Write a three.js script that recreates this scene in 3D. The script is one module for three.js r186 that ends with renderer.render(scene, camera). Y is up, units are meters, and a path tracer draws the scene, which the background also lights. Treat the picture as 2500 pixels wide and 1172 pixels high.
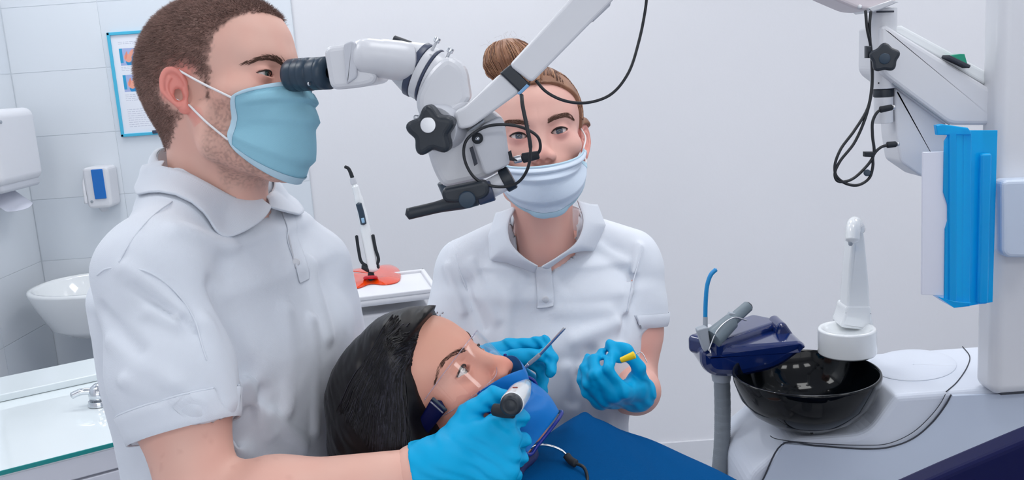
import * as THREE from 'three';
import { RoundedBoxGeometry } from 'three/addons/geometries/RoundedBoxGeometry.js';
import { mergeGeometries } from 'three/addons/utils/BufferGeometryUtils.js';
import { RectAreaLightUniformsLib } from 'three/addons/lights/RectAreaLightUniformsLib.js';
RectAreaLightUniformsLib.init();

// ---------------------------------------------------------------- camera, light, exposure
const scene = new THREE.Scene();
const V = (x, y, z) => new THREE.Vector3(x, y, z);
const FOCAL = 2300, PITCH = 10.5 * Math.PI / 180, ROLL = 4 * Math.PI / 180, EYE = V(0, 1.58, 0);
const camera = new THREE.PerspectiveCamera(2 * Math.atan(586 / FOCAL) * 180 / Math.PI, 2500 / 1172, 0.05, 30);
camera.position.copy(EYE); camera.rotation.order = 'YXZ'; camera.rotation.set(-PITCH, 0, -ROLL);
scene.add(camera);
scene.background = new THREE.Color(0x000000);
const renderer = new THREE.WebGLRenderer({ antialias: true });
renderer.toneMapping = THREE.LinearToneMapping;
renderer.toneMappingExposure = 1.07;
renderer.shadowMap.enabled = true;
const ROOM = { x0: -1.78, x1: 2.7, z0: -3.5, z1: 2.3, h: 2.85 };
const PANEL_GLOW = 6.2, PANEL_COLOR = new THREE.Color().setRGB(0.98, 0.985, 0.985);
const PANELS = [[-1.2, -2.85], [0.05, -2.85], [1.85, -2.7], [-1.3, -1.15], [0.45, -1.05], [1.9, -1.05], [-0.6, 1.4], [0.6, 1.4], [1.9, 1.4]];
const WINDOW = { x0: -1.5, x1: 1.3, y0: 0.95, y1: 2.45, glow: 0.6, color: new THREE.Color().setRGB(0.96, 0.98, 1.0) };
const SPOTS = [[0.95, -2.35], [1.35, -2.35], [1.0, -1.6], [1.4, -1.6], [-0.4, -1.9]];

// ---------------------------------------------------------------- helpers
camera.updateMatrixWorld(true);
const CR = V(1, 0, 0).applyQuaternion(camera.quaternion), CU = V(0, 1, 0).applyQuaternion(camera.quaternion), CB = V(0, 0, 1).applyQuaternion(camera.quaternion);
const ray = (px, py) => CB.clone().negate().addScaledVector(CR, (px - 1250) / FOCAL).addScaledVector(CU, (586 - py) / FOCAL);
const at = (px, py, d) => EYE.clone().addScaledVector(ray(px, py), d);                                    // a measured point at its distance
const onZ = (px, py, z) => { const r = ray(px, py); return EYE.clone().addScaledVector(r, (z - EYE.z) / r.z); };   // on an upright plane
const onY = (px, py, y) => { const r = ray(px, py); return EYE.clone().addScaledVector(r, (y - EYE.y) / r.y); };   // on a level plane
const dir = (r, u, b) => V(0, 0, 0).addScaledVector(CR, r).addScaledVector(CU, u).addScaledVector(CB, b).normalize();
let seed = 12345;
const rnd = () => { seed = (seed * 1664525 + 1013904223) % 4294967296; return seed / 4294967296; };
const rr = (a, b) => a + (b - a) * rnd();
const clamp = (x, a = 0, b = 1) => Math.min(b, Math.max(a, x));
const lerp = (a, b, t) => a + (b - a) * t;
const sstep = (a, b, x) => { const t = clamp((x - a) / (b - a)); return t * t * (3 - 2 * t); };
const hash = (x, y, z) => { const s = Math.sin(x * 127.1 + y * 311.7 + z * 74.7) * 43758.5453; return s - Math.floor(s); };
function noise(x, y, z) {
  const i = Math.floor(x), j = Math.floor(y), k = Math.floor(z), u = x - i, v = y - j, w = z - k;
  const a = u * u * (3 - 2 * u), b = v * v * (3 - 2 * v), c = w * w * (3 - 2 * w);
  const L = (p, q, t) => p + (q - p) * t;
  return L(L(L(hash(i, j, k), hash(i + 1, j, k), a), L(hash(i, j + 1, k), hash(i + 1, j + 1, k), a), b), L(L(hash(i, j, k + 1), hash(i + 1, j, k + 1), a), L(hash(i, j + 1, k + 1), hash(i + 1, j + 1, k + 1), a), b), c);
}
const taken = {};
function numbered(name) { const n = taken[name] = (taken[name] ?? -1) + 1; return n ? name + '_' + String(n).padStart(3, '0') : name; }
function mesh(name, geo, m, parent) {
  const o = new THREE.Mesh(geo, m); o.castShadow = o.receiveShadow = true;
  if (parent) { o.name = name; parent.add(o); } else { o.name = numbered(name); scene.add(o); }
  return o;
}
function thing(name, label, category, pos, group) {
  const o = new THREE.Group(); o.name = numbered(name); scene.add(o); if (pos) o.position.copy(pos);
  o.userData = { label, category }; if (group) o.userData.group = group; o.updateMatrixWorld(true); return o;
}
function tag(o, label, category, group) { o.userData.label = label; o.userData.category = category; if (group) o.userData.group = group; return o; }
function struct(name, geo, m) { const o = mesh(name, geo, m); o.userData.kind = 'structure'; return o; }
// geometry written in world metres is moved into its thing's own axes
function wmesh(name, geo, m, parent) {
  let p = parent; const off = V(0, 0, 0); while (p) { off.add(p.position); p = p.parent === scene ? null : p.parent; }
  geo.translate(-off.x, -off.y, -off.z); return mesh(name, geo, m, parent);
}
const lin = (r, g, b) => new THREE.Color().setRGB(r / 255, g / 255, b / 255, THREE.SRGBColorSpace);
const std = (c, rough, o = {}) => new THREE.MeshStandardMaterial({ color: lin(...c), roughness: rough, ...o });
const phy = (c, rough, o = {}) => new THREE.MeshPhysicalMaterial({ color: lin(...c), roughness: rough, ...o });
function dataTex(n, fn, srgb) {
  const d = new Uint8Array(n * n * 4);
  for (let j = 0; j < n; j++) for (let i = 0; i < n; i++) { const c = fn(i, j), o = (j * n + i) * 4; d[o] = c[0]; d[o + 1] = c[1]; d[o + 2] = c[2]; d[o + 3] = 255; }
  const t = new THREE.DataTexture(d, n, n); t.magFilter = THREE.LinearFilter; t.minFilter = THREE.LinearFilter; t.wrapS = t.wrapT = THREE.RepeatWrapping; if (srgb) t.colorSpace = THREE.SRGBColorSpace; t.needsUpdate = true; return t;
}
const box = (w, h, d, r = 0.004, s = 2) => new RoundedBoxGeometry(w, h, d, s, Math.min(r, w / 2.01, h / 2.01, d / 2.01));
function boxAt(x0, x1, y0, y1, z0, z1, r = 0.004) { return box(x1 - x0, y1 - y0, z1 - z0, r).translate((x0 + x1) / 2, (y0 + y1) / 2, (z0 + z1) / 2); }
function basis(g, o, x, y) {             // put local geometry into axes x, y, x cross y at o
  const X = x.clone().normalize(), Z = X.clone().cross(y).normalize(), Y = Z.clone().cross(X);
  return g.applyMatrix4(new THREE.Matrix4().makeBasis(X, Y, Z).setPosition(o));
}
function along(g, a, b) {                // lathe-like geometry with its axis on +y, from a to b
  const y = b.clone().sub(a).normalize(), h = Math.abs(y.y) > 0.9 ? V(1, 0, 0) : V(0, 1, 0), x = h.clone().cross(y).normalize(), z = x.clone().cross(y);
  return g.applyMatrix4(new THREE.Matrix4().makeBasis(x, y, z).setPosition(a));
}
const lathe = (pts, seg = 40) => new THREE.LatheGeometry(pts.map(p => new THREE.Vector2(p[0], p[1])), seg);
const cyl = (a, b, ra, rb = ra, seg = 32, e = 0.0012) => { const l = a.distanceTo(b); return along(lathe([[0.00001, 0], [ra - e, 0], [ra, e], [rb, l - e], [rb - e, l], [0.00001, l]], seg), a, b); };
function extrude(pts, depth, bevel = 0.004, seg = 3) {   // pts: [x, y] metres; back at z = 0
  const s = new THREE.Shape(pts.map(p => new THREE.Vector2(p[0], p[1])));
  const g = new THREE.ExtrudeGeometry(s, { depth: Math.max(depth - 2 * bevel, 0.0002), bevelEnabled: bevel > 0, bevelThickness: bevel, bevelSize: bevel, bevelOffset: -bevel, bevelSegments: seg, curveSegments: 8, steps: 1 });
  return g.translate(0, 0, bevel);
}
function outline(pts, z, depth, bevel = 0.004, round = 0) {   // outline measured on the upright plane z (its front), going back by depth
  let p = pts.map(q => { const w = onZ(q[0], q[1], z); return [w.x, w.y]; });
  if (round) p = roundPoly(p, Math.max(round, bevel * 1.7));
  return extrude(p, depth, bevel).translate(0, 0, z - depth);
}
function roundPoly(p, r, n = 5) {
  const out = []; const N = p.length;
  for (let i = 0; i < N; i++) {
    const a = p[(i + N - 1) % N], b = p[i], c = p[(i + 1) % N], u = [a[0] - b[0], a[1] - b[1]], v = [c[0] - b[0], c[1] - b[1]], lu = Math.hypot(...u), lv = Math.hypot(...v), q = Math.min(r, lu * 0.48, lv * 0.48);
    const s = [b[0] + u[0] / lu * q, b[1] + u[1] / lu * q], e = [b[0] + v[0] / lv * q, b[1] + v[1] / lv * q];
    for (let k = 0; k <= n; k++) { const t = k / n; out.push([(1 - t) ** 2 * s[0] + 2 * t * (1 - t) * b[0] + t * t * e[0], (1 - t) ** 2 * s[1] + 2 * t * (1 - t) * b[1] + t * t * e[1]]); }
  }
  return out;
}
function smooth(points, n) { return new THREE.CatmullRomCurve3(points, false, 'centripetal').getPoints(n); }
function sweep(points, r, n = 40, rad = 10, flat = 1, side = null) {    // tube with a radius that may vary, round ends; flat < 1 squashes along side
  const P = points.length > 2 ? smooth(points, n) : Array.from({ length: n + 1 }, (_, i) => points[0].clone().lerp(points[1], i / n));
  const R = typeof r === 'function' ? r : () => r, pos = [], idx = []; let N = null;
  const rings = P.length;
  for (let i = 0; i < rings; i++) {
    const T = P[Math.min(i + 1, rings - 1)].clone().sub(P[Math.max(i - 1, 0)]).normalize();
    if (!N) { N = side ? side.clone() : (Math.abs(T.y) < 0.9 ? V(0, 1, 0) : V(1, 0, 0)); }
    N = (side ? side.clone() : N).addScaledVector(T, -(side || N).dot(T)).normalize(); const B = T.clone().cross(N), q = R(i / (rings - 1));
    for (let k = 0; k < rad; k++) { const a = k / rad * Math.PI * 2; const v = P[i].clone().addScaledVector(N, Math.cos(a) * q * flat).addScaledVector(B, Math.sin(a) * q); pos.push(v.x, v.y, v.z); }
    if (i) for (let k = 0; k < rad; k++) { const a = (i - 1) * rad + k, b = (i - 1) * rad + (k + 1) % rad, c = i * rad + k, d = i * rad + (k + 1) % rad; idx.push(a, b, c, b, d, c); }
  }
  for (const [e, s] of [[0, 1], [rings - 1, -1]]) {
    const T = P[Math.min(e + 1, rings - 1)].clone().sub(P[Math.max(e - 1, 0)]).normalize(), tip = P[e].clone().addScaledVector(T, -s * R(e ? 1 : 0) * 0.5), c = pos.length / 3; pos.push(tip.x, tip.y, tip.z);
    for (let k = 0; k < rad; k++) { const a = e * rad + k, b = e * rad + (k + 1) % rad; s > 0 ? idx.push(c, b, a) : idx.push(c, a, b); }
  }
  return fromArrays(pos, idx);
}
function fromArrays(pos, idx, col) {
  const g = new THREE.BufferGeometry(); g.setAttribute('position', new THREE.Float32BufferAttribute(pos, 3)); if (col) g.setAttribute('color', new THREE.Float32BufferAttribute(col, 3));
  g.setIndex(idx); g.computeVertexNormals(); g.setAttribute('uv', new THREE.Float32BufferAttribute(new Float32Array(pos.length / 3 * 2), 2)); return g;
}
function sheet(nu, nv, th, fn) {          // a curved sheet with thickness; uv in metres along its sides
  const P = [], n = (nu + 1) * (nv + 1), pos = [], idx = [], uv = [];
  for (let j = 0; j <= nv; j++) for (let i = 0; i <= nu; i++) P.push(fn(i / nu, j / nv));
  const at2 = (i, j) => P[clamp(j, 0, nv) * (nu + 1) + clamp(i, 0, nu)];
  const nor = []; let lu = 0, lv = 0;
  for (let i = 1; i <= nu; i++) lu += at2(i, nv >> 1).distanceTo(at2(i - 1, nv >> 1));
  for (let j = 1; j <= nv; j++) lv += at2(nu >> 1, j).distanceTo(at2(nu >> 1, j - 1));
  for (let j = 0; j <= nv; j++) for (let i = 0; i <= nu; i++) nor.push(at2(i + 1, j).clone().sub(at2(i - 1, j)).cross(at2(i, j + 1).clone().sub(at2(i, j - 1))).normalize());
  for (const s of [0.5, -0.5]) for (let k = 0; k < n; k++) { const v = P[k].clone().addScaledVector(nor[k], s * th); pos.push(v.x, v.y, v.z); uv.push((k % (nu + 1)) / nu * lu, Math.floor(k / (nu + 1)) / nv * lv); }
  const id = (i, j, s) => s * n + j * (nu + 1) + i;
  for (let j = 0; j < nv; j++) for (let i = 0; i < nu; i++) { const a = id(i, j, 0), b = id(i + 1, j, 0), c = id(i, j + 1, 0), d = id(i + 1, j + 1, 0); idx.push(a, b, d, a, d, c, n + a, n + d, n + b, n + a, n + c, n + d); }
  const edge = (a, b) => idx.push(a, a + n, b, b, a + n, b + n);
  for (let i = 0; i < nu; i++) { edge(id(i, 0, 0), id(i + 1, 0, 0)); edge(id(i + 1, nv, 0), id(i, nv, 0)); }
  for (let j = 0; j < nv; j++) { edge(id(0, j + 1, 0), id(0, j, 0)); edge(id(nu, j, 0), id(nu, j + 1, 0)); }
  const g = new THREE.BufferGeometry(); g.setAttribute('position', new THREE.Float32BufferAttribute(pos, 3)); g.setAttribute('uv', new THREE.Float32BufferAttribute(uv, 2)); g.setIndex(idx); g.computeVertexNormals(); return g;
}
const merge = a => mergeGeometries(a.map(g => { g = g.index ? g.toNonIndexed() : g; for (const k of Object.keys(g.attributes)) if (!['position', 'normal', 'uv', 'color'].includes(k)) g.deleteAttribute(k); return g; }));

// ---------------------------------------------------------------- materials
const plasterBump = dataTex(256, (i, j) => { const v = 110 + 60 * noise(i / 6, j / 6, 1) + 50 * noise(i / 2, j / 2, 3); return [v, v, v]; });
const weave = dataTex(64, (i, j) => { const v = 120 + 60 * Math.sin(i * Math.PI / 4) * Math.sin(j * Math.PI / 4) + 40 * hash(i, j, 2); return [v, v, v]; });
weave.repeat.set(60, 60);
const M = {
  wall: std([229, 230, 235], 0.75, { bumpMap: plasterBump, bumpScale: 0.0004 }),
  tile: phy([226, 232, 239], 0.22, { clearcoat: 0.3 }), tile2: phy([223, 230, 238], 0.25, { clearcoat: 0.3 }), grout: std([220, 227, 234], 0.8),
  ceiling: std([240, 242, 246], 0.9), floor: phy([186, 190, 198], 0.35), base: std([220, 222, 228], 0.5),
  white: phy([217, 219, 225], 0.34, { clearcoat: 0.3, clearcoatRoughness: 0.25 }), whiteMatt: std([222, 224, 230], 0.55), ceramic: phy([236, 240, 243], 0.12, { clearcoat: 0.6 }),
  greyPlastic: std([158, 166, 176], 0.42), paleGrey: std([203, 206, 214], 0.45), gap: std([62, 66, 76], 0.8),
  black: phy([30, 38, 48], 0.42), rubber: std([26, 32, 40], 0.7), eyepiece: phy([38, 58, 76], 0.36), navyRing: phy([52, 62, 88], 0.35),
  cable: phy([24, 28, 34], 0.4), chrome: std([215, 218, 222], 0.14, { metalness: 1 }), steel: std([206, 208, 212], 0.36, { metalness: 1 }),
  bowl: phy([8, 12, 16], 0.07, { specularIntensity: 0.55 }), navyGloss: phy([12, 34, 92], 0.14, { clearcoat: 0.7 }), navyPad: phy([2, 8, 62], 0.5, { specularIntensity: 0.35 }),
  glassTop: phy([226, 235, 239], 0.08, { clearcoat: 0.4 }), glassEdge: phy([24, 140, 140], 0.15), laminate: std([214, 216, 226], 0.4),
  blueClear: phy([24, 200, 250], 0.22, { specularIntensity: 0.4, transmission: 0.5, thickness: 0, clearcoat: 0.3, side: THREE.DoubleSide }), paper: std([224, 227, 240], 0.8),
  orange: phy([255, 84, 10], 0.14, { transmission: 0.35, thickness: 0, clearcoat: 0.6, side: THREE.DoubleSide }), redClear: phy([225, 40, 60], 0.15, { transmission: 0.3, thickness: 0 }),
  clear: phy([255, 255, 255], 0.04, { transmission: 1, specularIntensity: 0.45, thickness: 0, ior: 1.45, side: THREE.DoubleSide }), clearRim: phy([232, 228, 240], 0.1, { transmission: 0.75, thickness: 0 }),
  ejector: phy([28, 140, 205], 0.22), cyan: std([72, 186, 222], 0.5), blueWindow: phy([18, 110, 196], 0.2),
  drape: phy([0, 76, 134], 0.9, { bumpMap: weave, bumpScale: 0.0003, specularIntensity: 0.12 }), dam: phy([0, 122, 208], 0.4, { specularIntensity: 0.5, transmission: 0.1, thickness: 0, side: THREE.DoubleSide }), damFrame: phy([16, 40, 138], 0.25),
  green: phy([22, 150, 120], 0.35), yellow: phy([250, 214, 20], 0.4),
};
// ---------------------------------------------------------------- the room
{
  const { x0, x1, z0, z1, h } = ROOM, T = 0.12;
  const uvm = g => { const p = g.attributes.position, n = g.attributes.normal, u = g.attributes.uv; for (let i = 0; i < p.count; i++) { const ax = Math.abs(n.getX(i)), ay = Math.abs(n.getY(i)); u.setXY(i, (ax > 0.5 ? p.getZ(i) : p.getX(i)) * 2, (ay > 0.5 ? p.getZ(i) : p.getY(i)) * 2); } return g; };
  const slab = (a, b, c, d, e, f) => uvm(new THREE.BoxGeometry(b - a, d - c, f - e).translate((a + b) / 2, (c + d) / 2, (e + f) / 2));
  struct('floor', slab(x0 - T, x1 + T, -T, 0, z0 - T, z1 + T), M.floor);
  struct('ceiling', slab(x0 - T, x1 + T, h, h + T, z0 - T, z1 + T), M.ceiling);
  const wb = struct('wall_back', slab(x0 - T, x1 + T, 0, h, z0 - T, z0), M.wall);
  const wl = struct('wall_left', slab(x0 - T, x0, 0, h, z0, z1), M.wall);
  struct('wall_right', slab(x1, x1 + T, 0, h, z0, z1), M.wall);
  { const w = WINDOW; struct('wall_front', merge([slab(x0 - T, x1 + T, 0, w.y0, z1, z1 + T), slab(x0 - T, x1 + T, w.y1, h, z1, z1 + T), slab(x0 - T, w.x0, w.y0, w.y1, z1, z1 + T), slab(w.x1, x1 + T, w.y0, w.y1, z1, z1 + T)]), M.wall);
    const cx = (w.x0 + w.x1) / 2, cy = (w.y0 + w.y1) / 2, W = w.x1 - w.x0, H = w.y1 - w.y0, fr = [];
    for (const [a, b, c, d] of [[-W / 2, -W / 2 + 0.05, -H / 2, H / 2], [W / 2 - 0.05, W / 2, -H / 2, H / 2], [-W / 2, W / 2, -H / 2, -H / 2 + 0.05], [-W / 2, W / 2, H / 2 - 0.05, H / 2], [-0.03, 0.03, -H / 2, H / 2]]) fr.push(boxAt(a, b, c, d, -0.03, 0.03, 0.004));
    const wi = struct('window_1', merge(fr), M.whiteMatt); wi.position.set(cx, cy, z1 + 0.05);
    const pane = new THREE.MeshStandardMaterial({ color: 0xffffff, emissive: w.color, emissiveIntensity: w.glow * 0.3, roughness: 0.4 });
    for (const s of [-1, 1]) { mesh('window_pane', new THREE.BoxGeometry(W / 2 - 0.08, H - 0.1, 0.006).translate(s * (W / 4 - 0.01), 0, 0.012), pane, wi); const l = new THREE.RectAreaLight(w.color, w.glow, W / 2 - 0.08, H - 0.1); l.position.set(s * (W / 4 - 0.01), 0, -0.034); wi.add(l); } }
  struct('baseboard_back', slab(-0.5, x1, 0, 0.08, z0, z0 + 0.012), M.base);
  struct('baseboard_right', slab(x1 - 0.012, x1, 0, 0.08, z0 + 0.012, z1), M.base);
  // tiled corner round the wash basin: each tile a piece of its own on a grout bed
  const tw = 0.345, th = 0.2315, gap = 0.0018, rows = 12, off = 0.052;
  const tg = new THREE.BoxGeometry(tw - gap, th - gap, 0.007), tgs = new THREE.BoxGeometry(0.007, th - gap, tw - gap);
  mesh('grout_bed', new THREE.BoxGeometry(tw * 3 + 0.011, th * rows, 0.0078).translate(x0 + 0.0055 + tw * 1.5, off + th * rows / 2, z0 + 0.0039), M.grout, wb);
  mesh('grout_bed', new THREE.BoxGeometry(0.0078, th * rows, tw * 7 + 0.011).translate(x0 + 0.0039, off + th * rows / 2, z0 + 0.0055 + tw * 3.5), M.grout, wl);
  for (let r = 0; r < rows; r++) {
    for (let c = 0; c < 3; c++) mesh('tile', tg, rnd() < 0.5 ? M.tile : M.tile2, wb).position.set(x0 + 0.011 + tw * (c + 0.5), off + th * (r + 0.5), z0 + 0.0055 + rr(0, 0.0005));
    for (let c = 0; c < 7; c++) mesh('tile', tgs, rnd() < 0.5 ? M.tile : M.tile2, wl).position.set(x0 + 0.0055 + rr(0, 0.0005), off + th * (r + 0.5), z0 + 0.011 + tw * (c + 0.5));
  }
  // ceiling luminaires: flat LED panels and small downlights
  const frameM = std([235, 236, 238], 0.5), glowM = new THREE.MeshStandardMaterial({ color: 0xffffff, emissive: PANEL_COLOR, emissiveIntensity: PANEL_GLOW * 0.25, roughness: 0.6 });
  PANELS.forEach(([x, z], i) => {
    const rowN = ['far', 'middle', 'rear'][Math.floor(i / 3)], colN = ['left', 'central', 'right'][i % 3];
    const t = thing('ceiling_light', `square white ceiling light panel, ${colN} of the ${rowN} row overhead`, 'light', V(x, h, z), 'ceiling light panels');
    const fr = [[-0.305, 0, 0.02, 0.63], [0.305, 0, 0.02, 0.63], [0, -0.305, 0.63, 0.02], [0, 0.305, 0.63, 0.02]].map(([a, b, w, d]) => box(w, 0.02, d, 0.003).translate(a, -0.011, b));
    mesh('frame', merge(fr), frameM, t); mesh('diffuser_light', new THREE.BoxGeometry(0.592, 0.008, 0.592).translate(0, -0.006, 0), glowM, t);
    const l = new THREE.RectAreaLight(PANEL_COLOR, PANEL_GLOW, 0.59, 0.59); l.position.set(0, -0.013, 0); l.rotation.x = -Math.PI / 2; t.add(l);
  });
  const bulbM = new THREE.MeshStandardMaterial({ color: 0xffffff, emissive: new THREE.Color(1, 0.99, 0.97), emissiveIntensity: 26 });
  SPOTS.forEach(([x, z], i) => {
    const t = thing('downlight', ['round recessed downlight behind the console, left of its pair', 'round recessed downlight behind the console, right of its pair', 'round recessed downlight above the console, left of its pair', 'round recessed downlight above the console, right of its pair', 'round recessed downlight above the dental chair'][i], 'light', V(x, h, z), 'ceiling downlights');
    mesh('trim_ring', lathe([[0.03, -0.002], [0.046, -0.003], [0.05, -0.001], [0.05, 0]], 32), M.chrome, t);
    mesh('bulb', lathe([[0.0001, -0.004], [0.03, -0.003], [0.03, 0]], 24), bulbM, t);
    const s = new THREE.SpotLight(new THREE.Color(1, 0.98, 0.95), 0.9, 0, 0.85, 0.7, 2); s.position.set(0, -0.012, 0); s.shadow.radius = 1.5; s.castShadow = true; t.add(s); s.target.position.set(0, -1, 0); t.add(s.target);
  });
}
// ---------------------------------------------------------------- washing corner
{
  const zw = ROOM.z0 + 0.0095;
  // framed hand washing poster
  const W = 0.275, H = 0.375, c0 = onZ(262, 80, zw), t = thing('poster', 'hand washing poster in a thin cyan frame on the tiled wall', 'poster', V(c0.x + W / 2, c0.y - H / 2, zw));
  const cv = document.createElement('canvas'); cv.width = 550; cv.height = 750; const g = cv.getContext('2d');
  g.fillStyle = '#eceff8'; g.fillRect(0, 0, 550, 750);
  const lines = (x, y, w, n, dy) => { g.fillStyle = '#b9bdd0'; for (let k = 0; k < n; k++) { let q = x; while (q < x + w) { const l = 8 + rnd() * 26; g.fillRect(q, y + k * dy, Math.min(l, x + w - q), 3); q += l + 6; } } };
  lines(60, 62, 430, 2, 12);
  const pic = (x, y, w, h) => {
    g.save(); g.beginPath(); g.rect(x, y, w, h); g.clip();
    g.fillStyle = '#a9b6e0'; g.fillRect(x, y, w, h); g.fillStyle = '#2a9fd0'; g.fillRect(x, y, w * 0.17, h * 0.85); g.fillStyle = '#1f8fcd'; g.beginPath(); g.ellipse(x + w * 0.72, y + h * 0.86, w * 0.42, h * 0.3, 0.2, 0, 7); g.fill();
    g.fillStyle = '#f0a792'; g.beginPath(); g.ellipse(x + w * 0.44, y + h * 0.58, w * 0.2, h * 0.26, -0.6, 0, 7); g.fill(); g.beginPath(); g.ellipse(x + w * 0.62, y + h * 0.36, w * 0.1, h * 0.34, 0.5 + rnd() * 0.4, 0, 7); g.fill();
    g.fillStyle = '#e9927f'; g.beginPath(); g.ellipse(x + w * 0.36, y + h * 0.42, w * 0.06, h * 0.25, 0.3, 0, 7); g.fill(); g.restore();
  };
  for (const [r, y] of [[0, 110], [1, 305]]) for (let k = 0; k < 3; k++) pic(60 + k * 150, y, 135, 125);
  lines(60, 246, 430, 3, 12); lines(60, 450, 420, 4, 14); lines(60, 560, 200, 9, 16); pic(315, 545, 165, 165);
  const tx = new THREE.CanvasTexture(cv); tx.colorSpace = THREE.SRGBColorSpace;
  mesh('print', new THREE.PlaneGeometry(W - 0.012, H - 0.012).translate(0, 0, 0.0055), new THREE.MeshStandardMaterial({ map: tx, roughness: 0.5 }), t);
  mesh('backing', new THREE.BoxGeometry(W - 0.006, H - 0.006, 0.004).translate(0, 0, 0.003), M.paper, t);
  mesh('frame', merge([boxAt(-W / 2, -W / 2 + 0.011, -H / 2, H / 2, 0, 0.012, 0.002), boxAt(W / 2 - 0.011, W / 2, -H / 2, H / 2, 0, 0.012, 0.002), boxAt(-W / 2, W / 2, -H / 2, -H / 2 + 0.011, 0, 0.012, 0.002), boxAt(-W / 2, W / 2, H / 2 - 0.011, H / 2, 0, 0.012, 0.002)]), M.cyan, t);
  mesh('clip', box(0.02, 0.012, 0.008, 0.002).translate(-0.01, -H / 2 + 0.011, 0.014), M.navyRing, t);
  // soap dispenser
  const s0 = onZ(262, 460, zw), s = thing('soap_dispenser', 'white wall soap dispenser with blue window above the basin', 'dispenser', V(s0.x, s0.y, zw));
  mesh('housing', basis(extrude(roundPoly([[-0.044, -0.062], [0.044, -0.062], [0.047, 0.088], [-0.047, 0.088]], 0.018), 0.085, 0.01), V(0, 0, 0), V(1, 0, 0), V(0, 1, 0)), M.whiteMatt, s);
  mesh('window', box(0.042, 0.108, 0.006, 0.006).translate(0.008, 0.026, 0.086), M.blueWindow, s);
  mesh('push_bar', sweep([V(-0.048, 0.075, 0.05), V(-0.05, 0.03, 0.075), V(-0.046, -0.04, 0.09)], 0.006, 16, 8), M.white, s);
  mesh('nozzle', cyl(V(0, -0.078, 0.05), V(0, -0.06, 0.05), 0.012, 0.022, 20), M.paleGrey, s);
  mesh('key_lock', cyl(V(-0.026, -0.035, 0.084), V(-0.026, -0.035, 0.088), 0.005), M.greyPlastic, s);
  // paper towel dispenser on the left wall
  const p0 = onZ(70, 262, ROOM.z0 + 0.32), p = thing('towel_dispenser', 'white paper towel dispenser on the left wall beside the corner', 'dispenser', V(ROOM.x0 + 0.0095, p0.y + 0.02, ROOM.z0 + 0.31));
  mesh('housing', box(0.14, 0.25, 0.30, 0.03, 4).translate(0.07, -0.145, 0), M.whiteMatt, p);
  mesh('lower_tray', box(0.13, 0.03, 0.26, 0.012).translate(0.066, -0.276, 0), M.paleGrey, p);
  mesh('paper_towel', sheet(8, 6, 0.0008, (u, v) => V(0.04 + 0.07 * v + 0.01 * Math.sin(u * 6), -0.29 - 0.06 * v - 0.012 * Math.sin(u * 3), -0.09 + 0.18 * u)), M.paper, p);
  mesh('key_lock', cyl(V(0.139, -0.06, 0.09), V(0.143, -0.06, 0.09), 0.006), M.greyPlastic, p);
  // wash basin
  const b0 = onZ(250, 735, zw), by = 0.93, bx = -1.42, b = thing('wash_basin', 'white ceramic wash basin on a half pedestal under the soap dispenser', 'basin', V(bx, by, zw));
  const rim = (a, w, d) => { const c = Math.cos(a), q = Math.sin(a); return [w * c, (q < 0 ? 0.06 : 0) + Math.max(q, -1) * (q > 0 ? d : 0.06)]; };
  const pos = [], idx = [], N = 48, prof = [[0.62, 0.62, -0.17], [0.8, 0.78, -0.14], [0.95, 0.95, -0.05], [1, 1, -0.012], [0.99, 0.99, 0], [0.94, 0.93, 0], [0.91, 0.9, -0.01], [0.8, 0.78, -0.08], [0.55, 0.5, -0.115], [0.001, 0.001, -0.12]];
  prof.forEach(([w, d, y], j) => { for (let i = 0; i < N; i++) { const a = i / N * Math.PI * 2, c = Math.cos(a), q = Math.sin(a); pos.push(0.275 * w * Math.sign(c) * Math.abs(c) ** 0.8, y, 0.22 + (q > 0 ? 0.23 : 0.2) * d * Math.sign(q) * Math.abs(q) ** 0.85); if (j) { const k = (i + 1) % N; idx.push((j - 1) * N + i, j * N + i, j * N + k, (j - 1) * N + i, j * N + k, (j - 1) * N + k); } } });
  { const c = pos.length / 3; pos.push(0, -0.17, 0.22); for (let i = 0; i < N; i++) idx.push(c, i, (i + 1) % N); }
  mesh('bowl', fromArrays(pos, idx), M.ceramic, b);
  mesh('pedestal', boxAt(-0.10, 0.10, -0.9, -0.155, 0.03, 0.24, 0.05), M.ceramic, b);
  mesh('drain', cyl(V(0, -0.1165, 0.22), V(0, -0.112, 0.22), 0.022), M.chrome, b);
  const f = thing('basin_tap', 'chrome mixer tap at the back of the wash basin', 'tap', V(bx + 0.03, by, zw + 0.07));
  mesh('body', cyl(V(0, 0.0005, 0), V(0, 0.09, 0), 0.024, 0.02), M.chrome, f); mesh('spout', sweep([V(0, 0.06, 0), V(0, 0.085, 0.05), V(0, 0.07, 0.11)], 0.011, 16, 12), M.chrome, f); mesh('lever', sweep([V(0, 0.092, 0), V(0, 0.115, 0.03), V(0, 0.125, 0.09)], 0.007, 12, 8), M.chrome, f);
}
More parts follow.
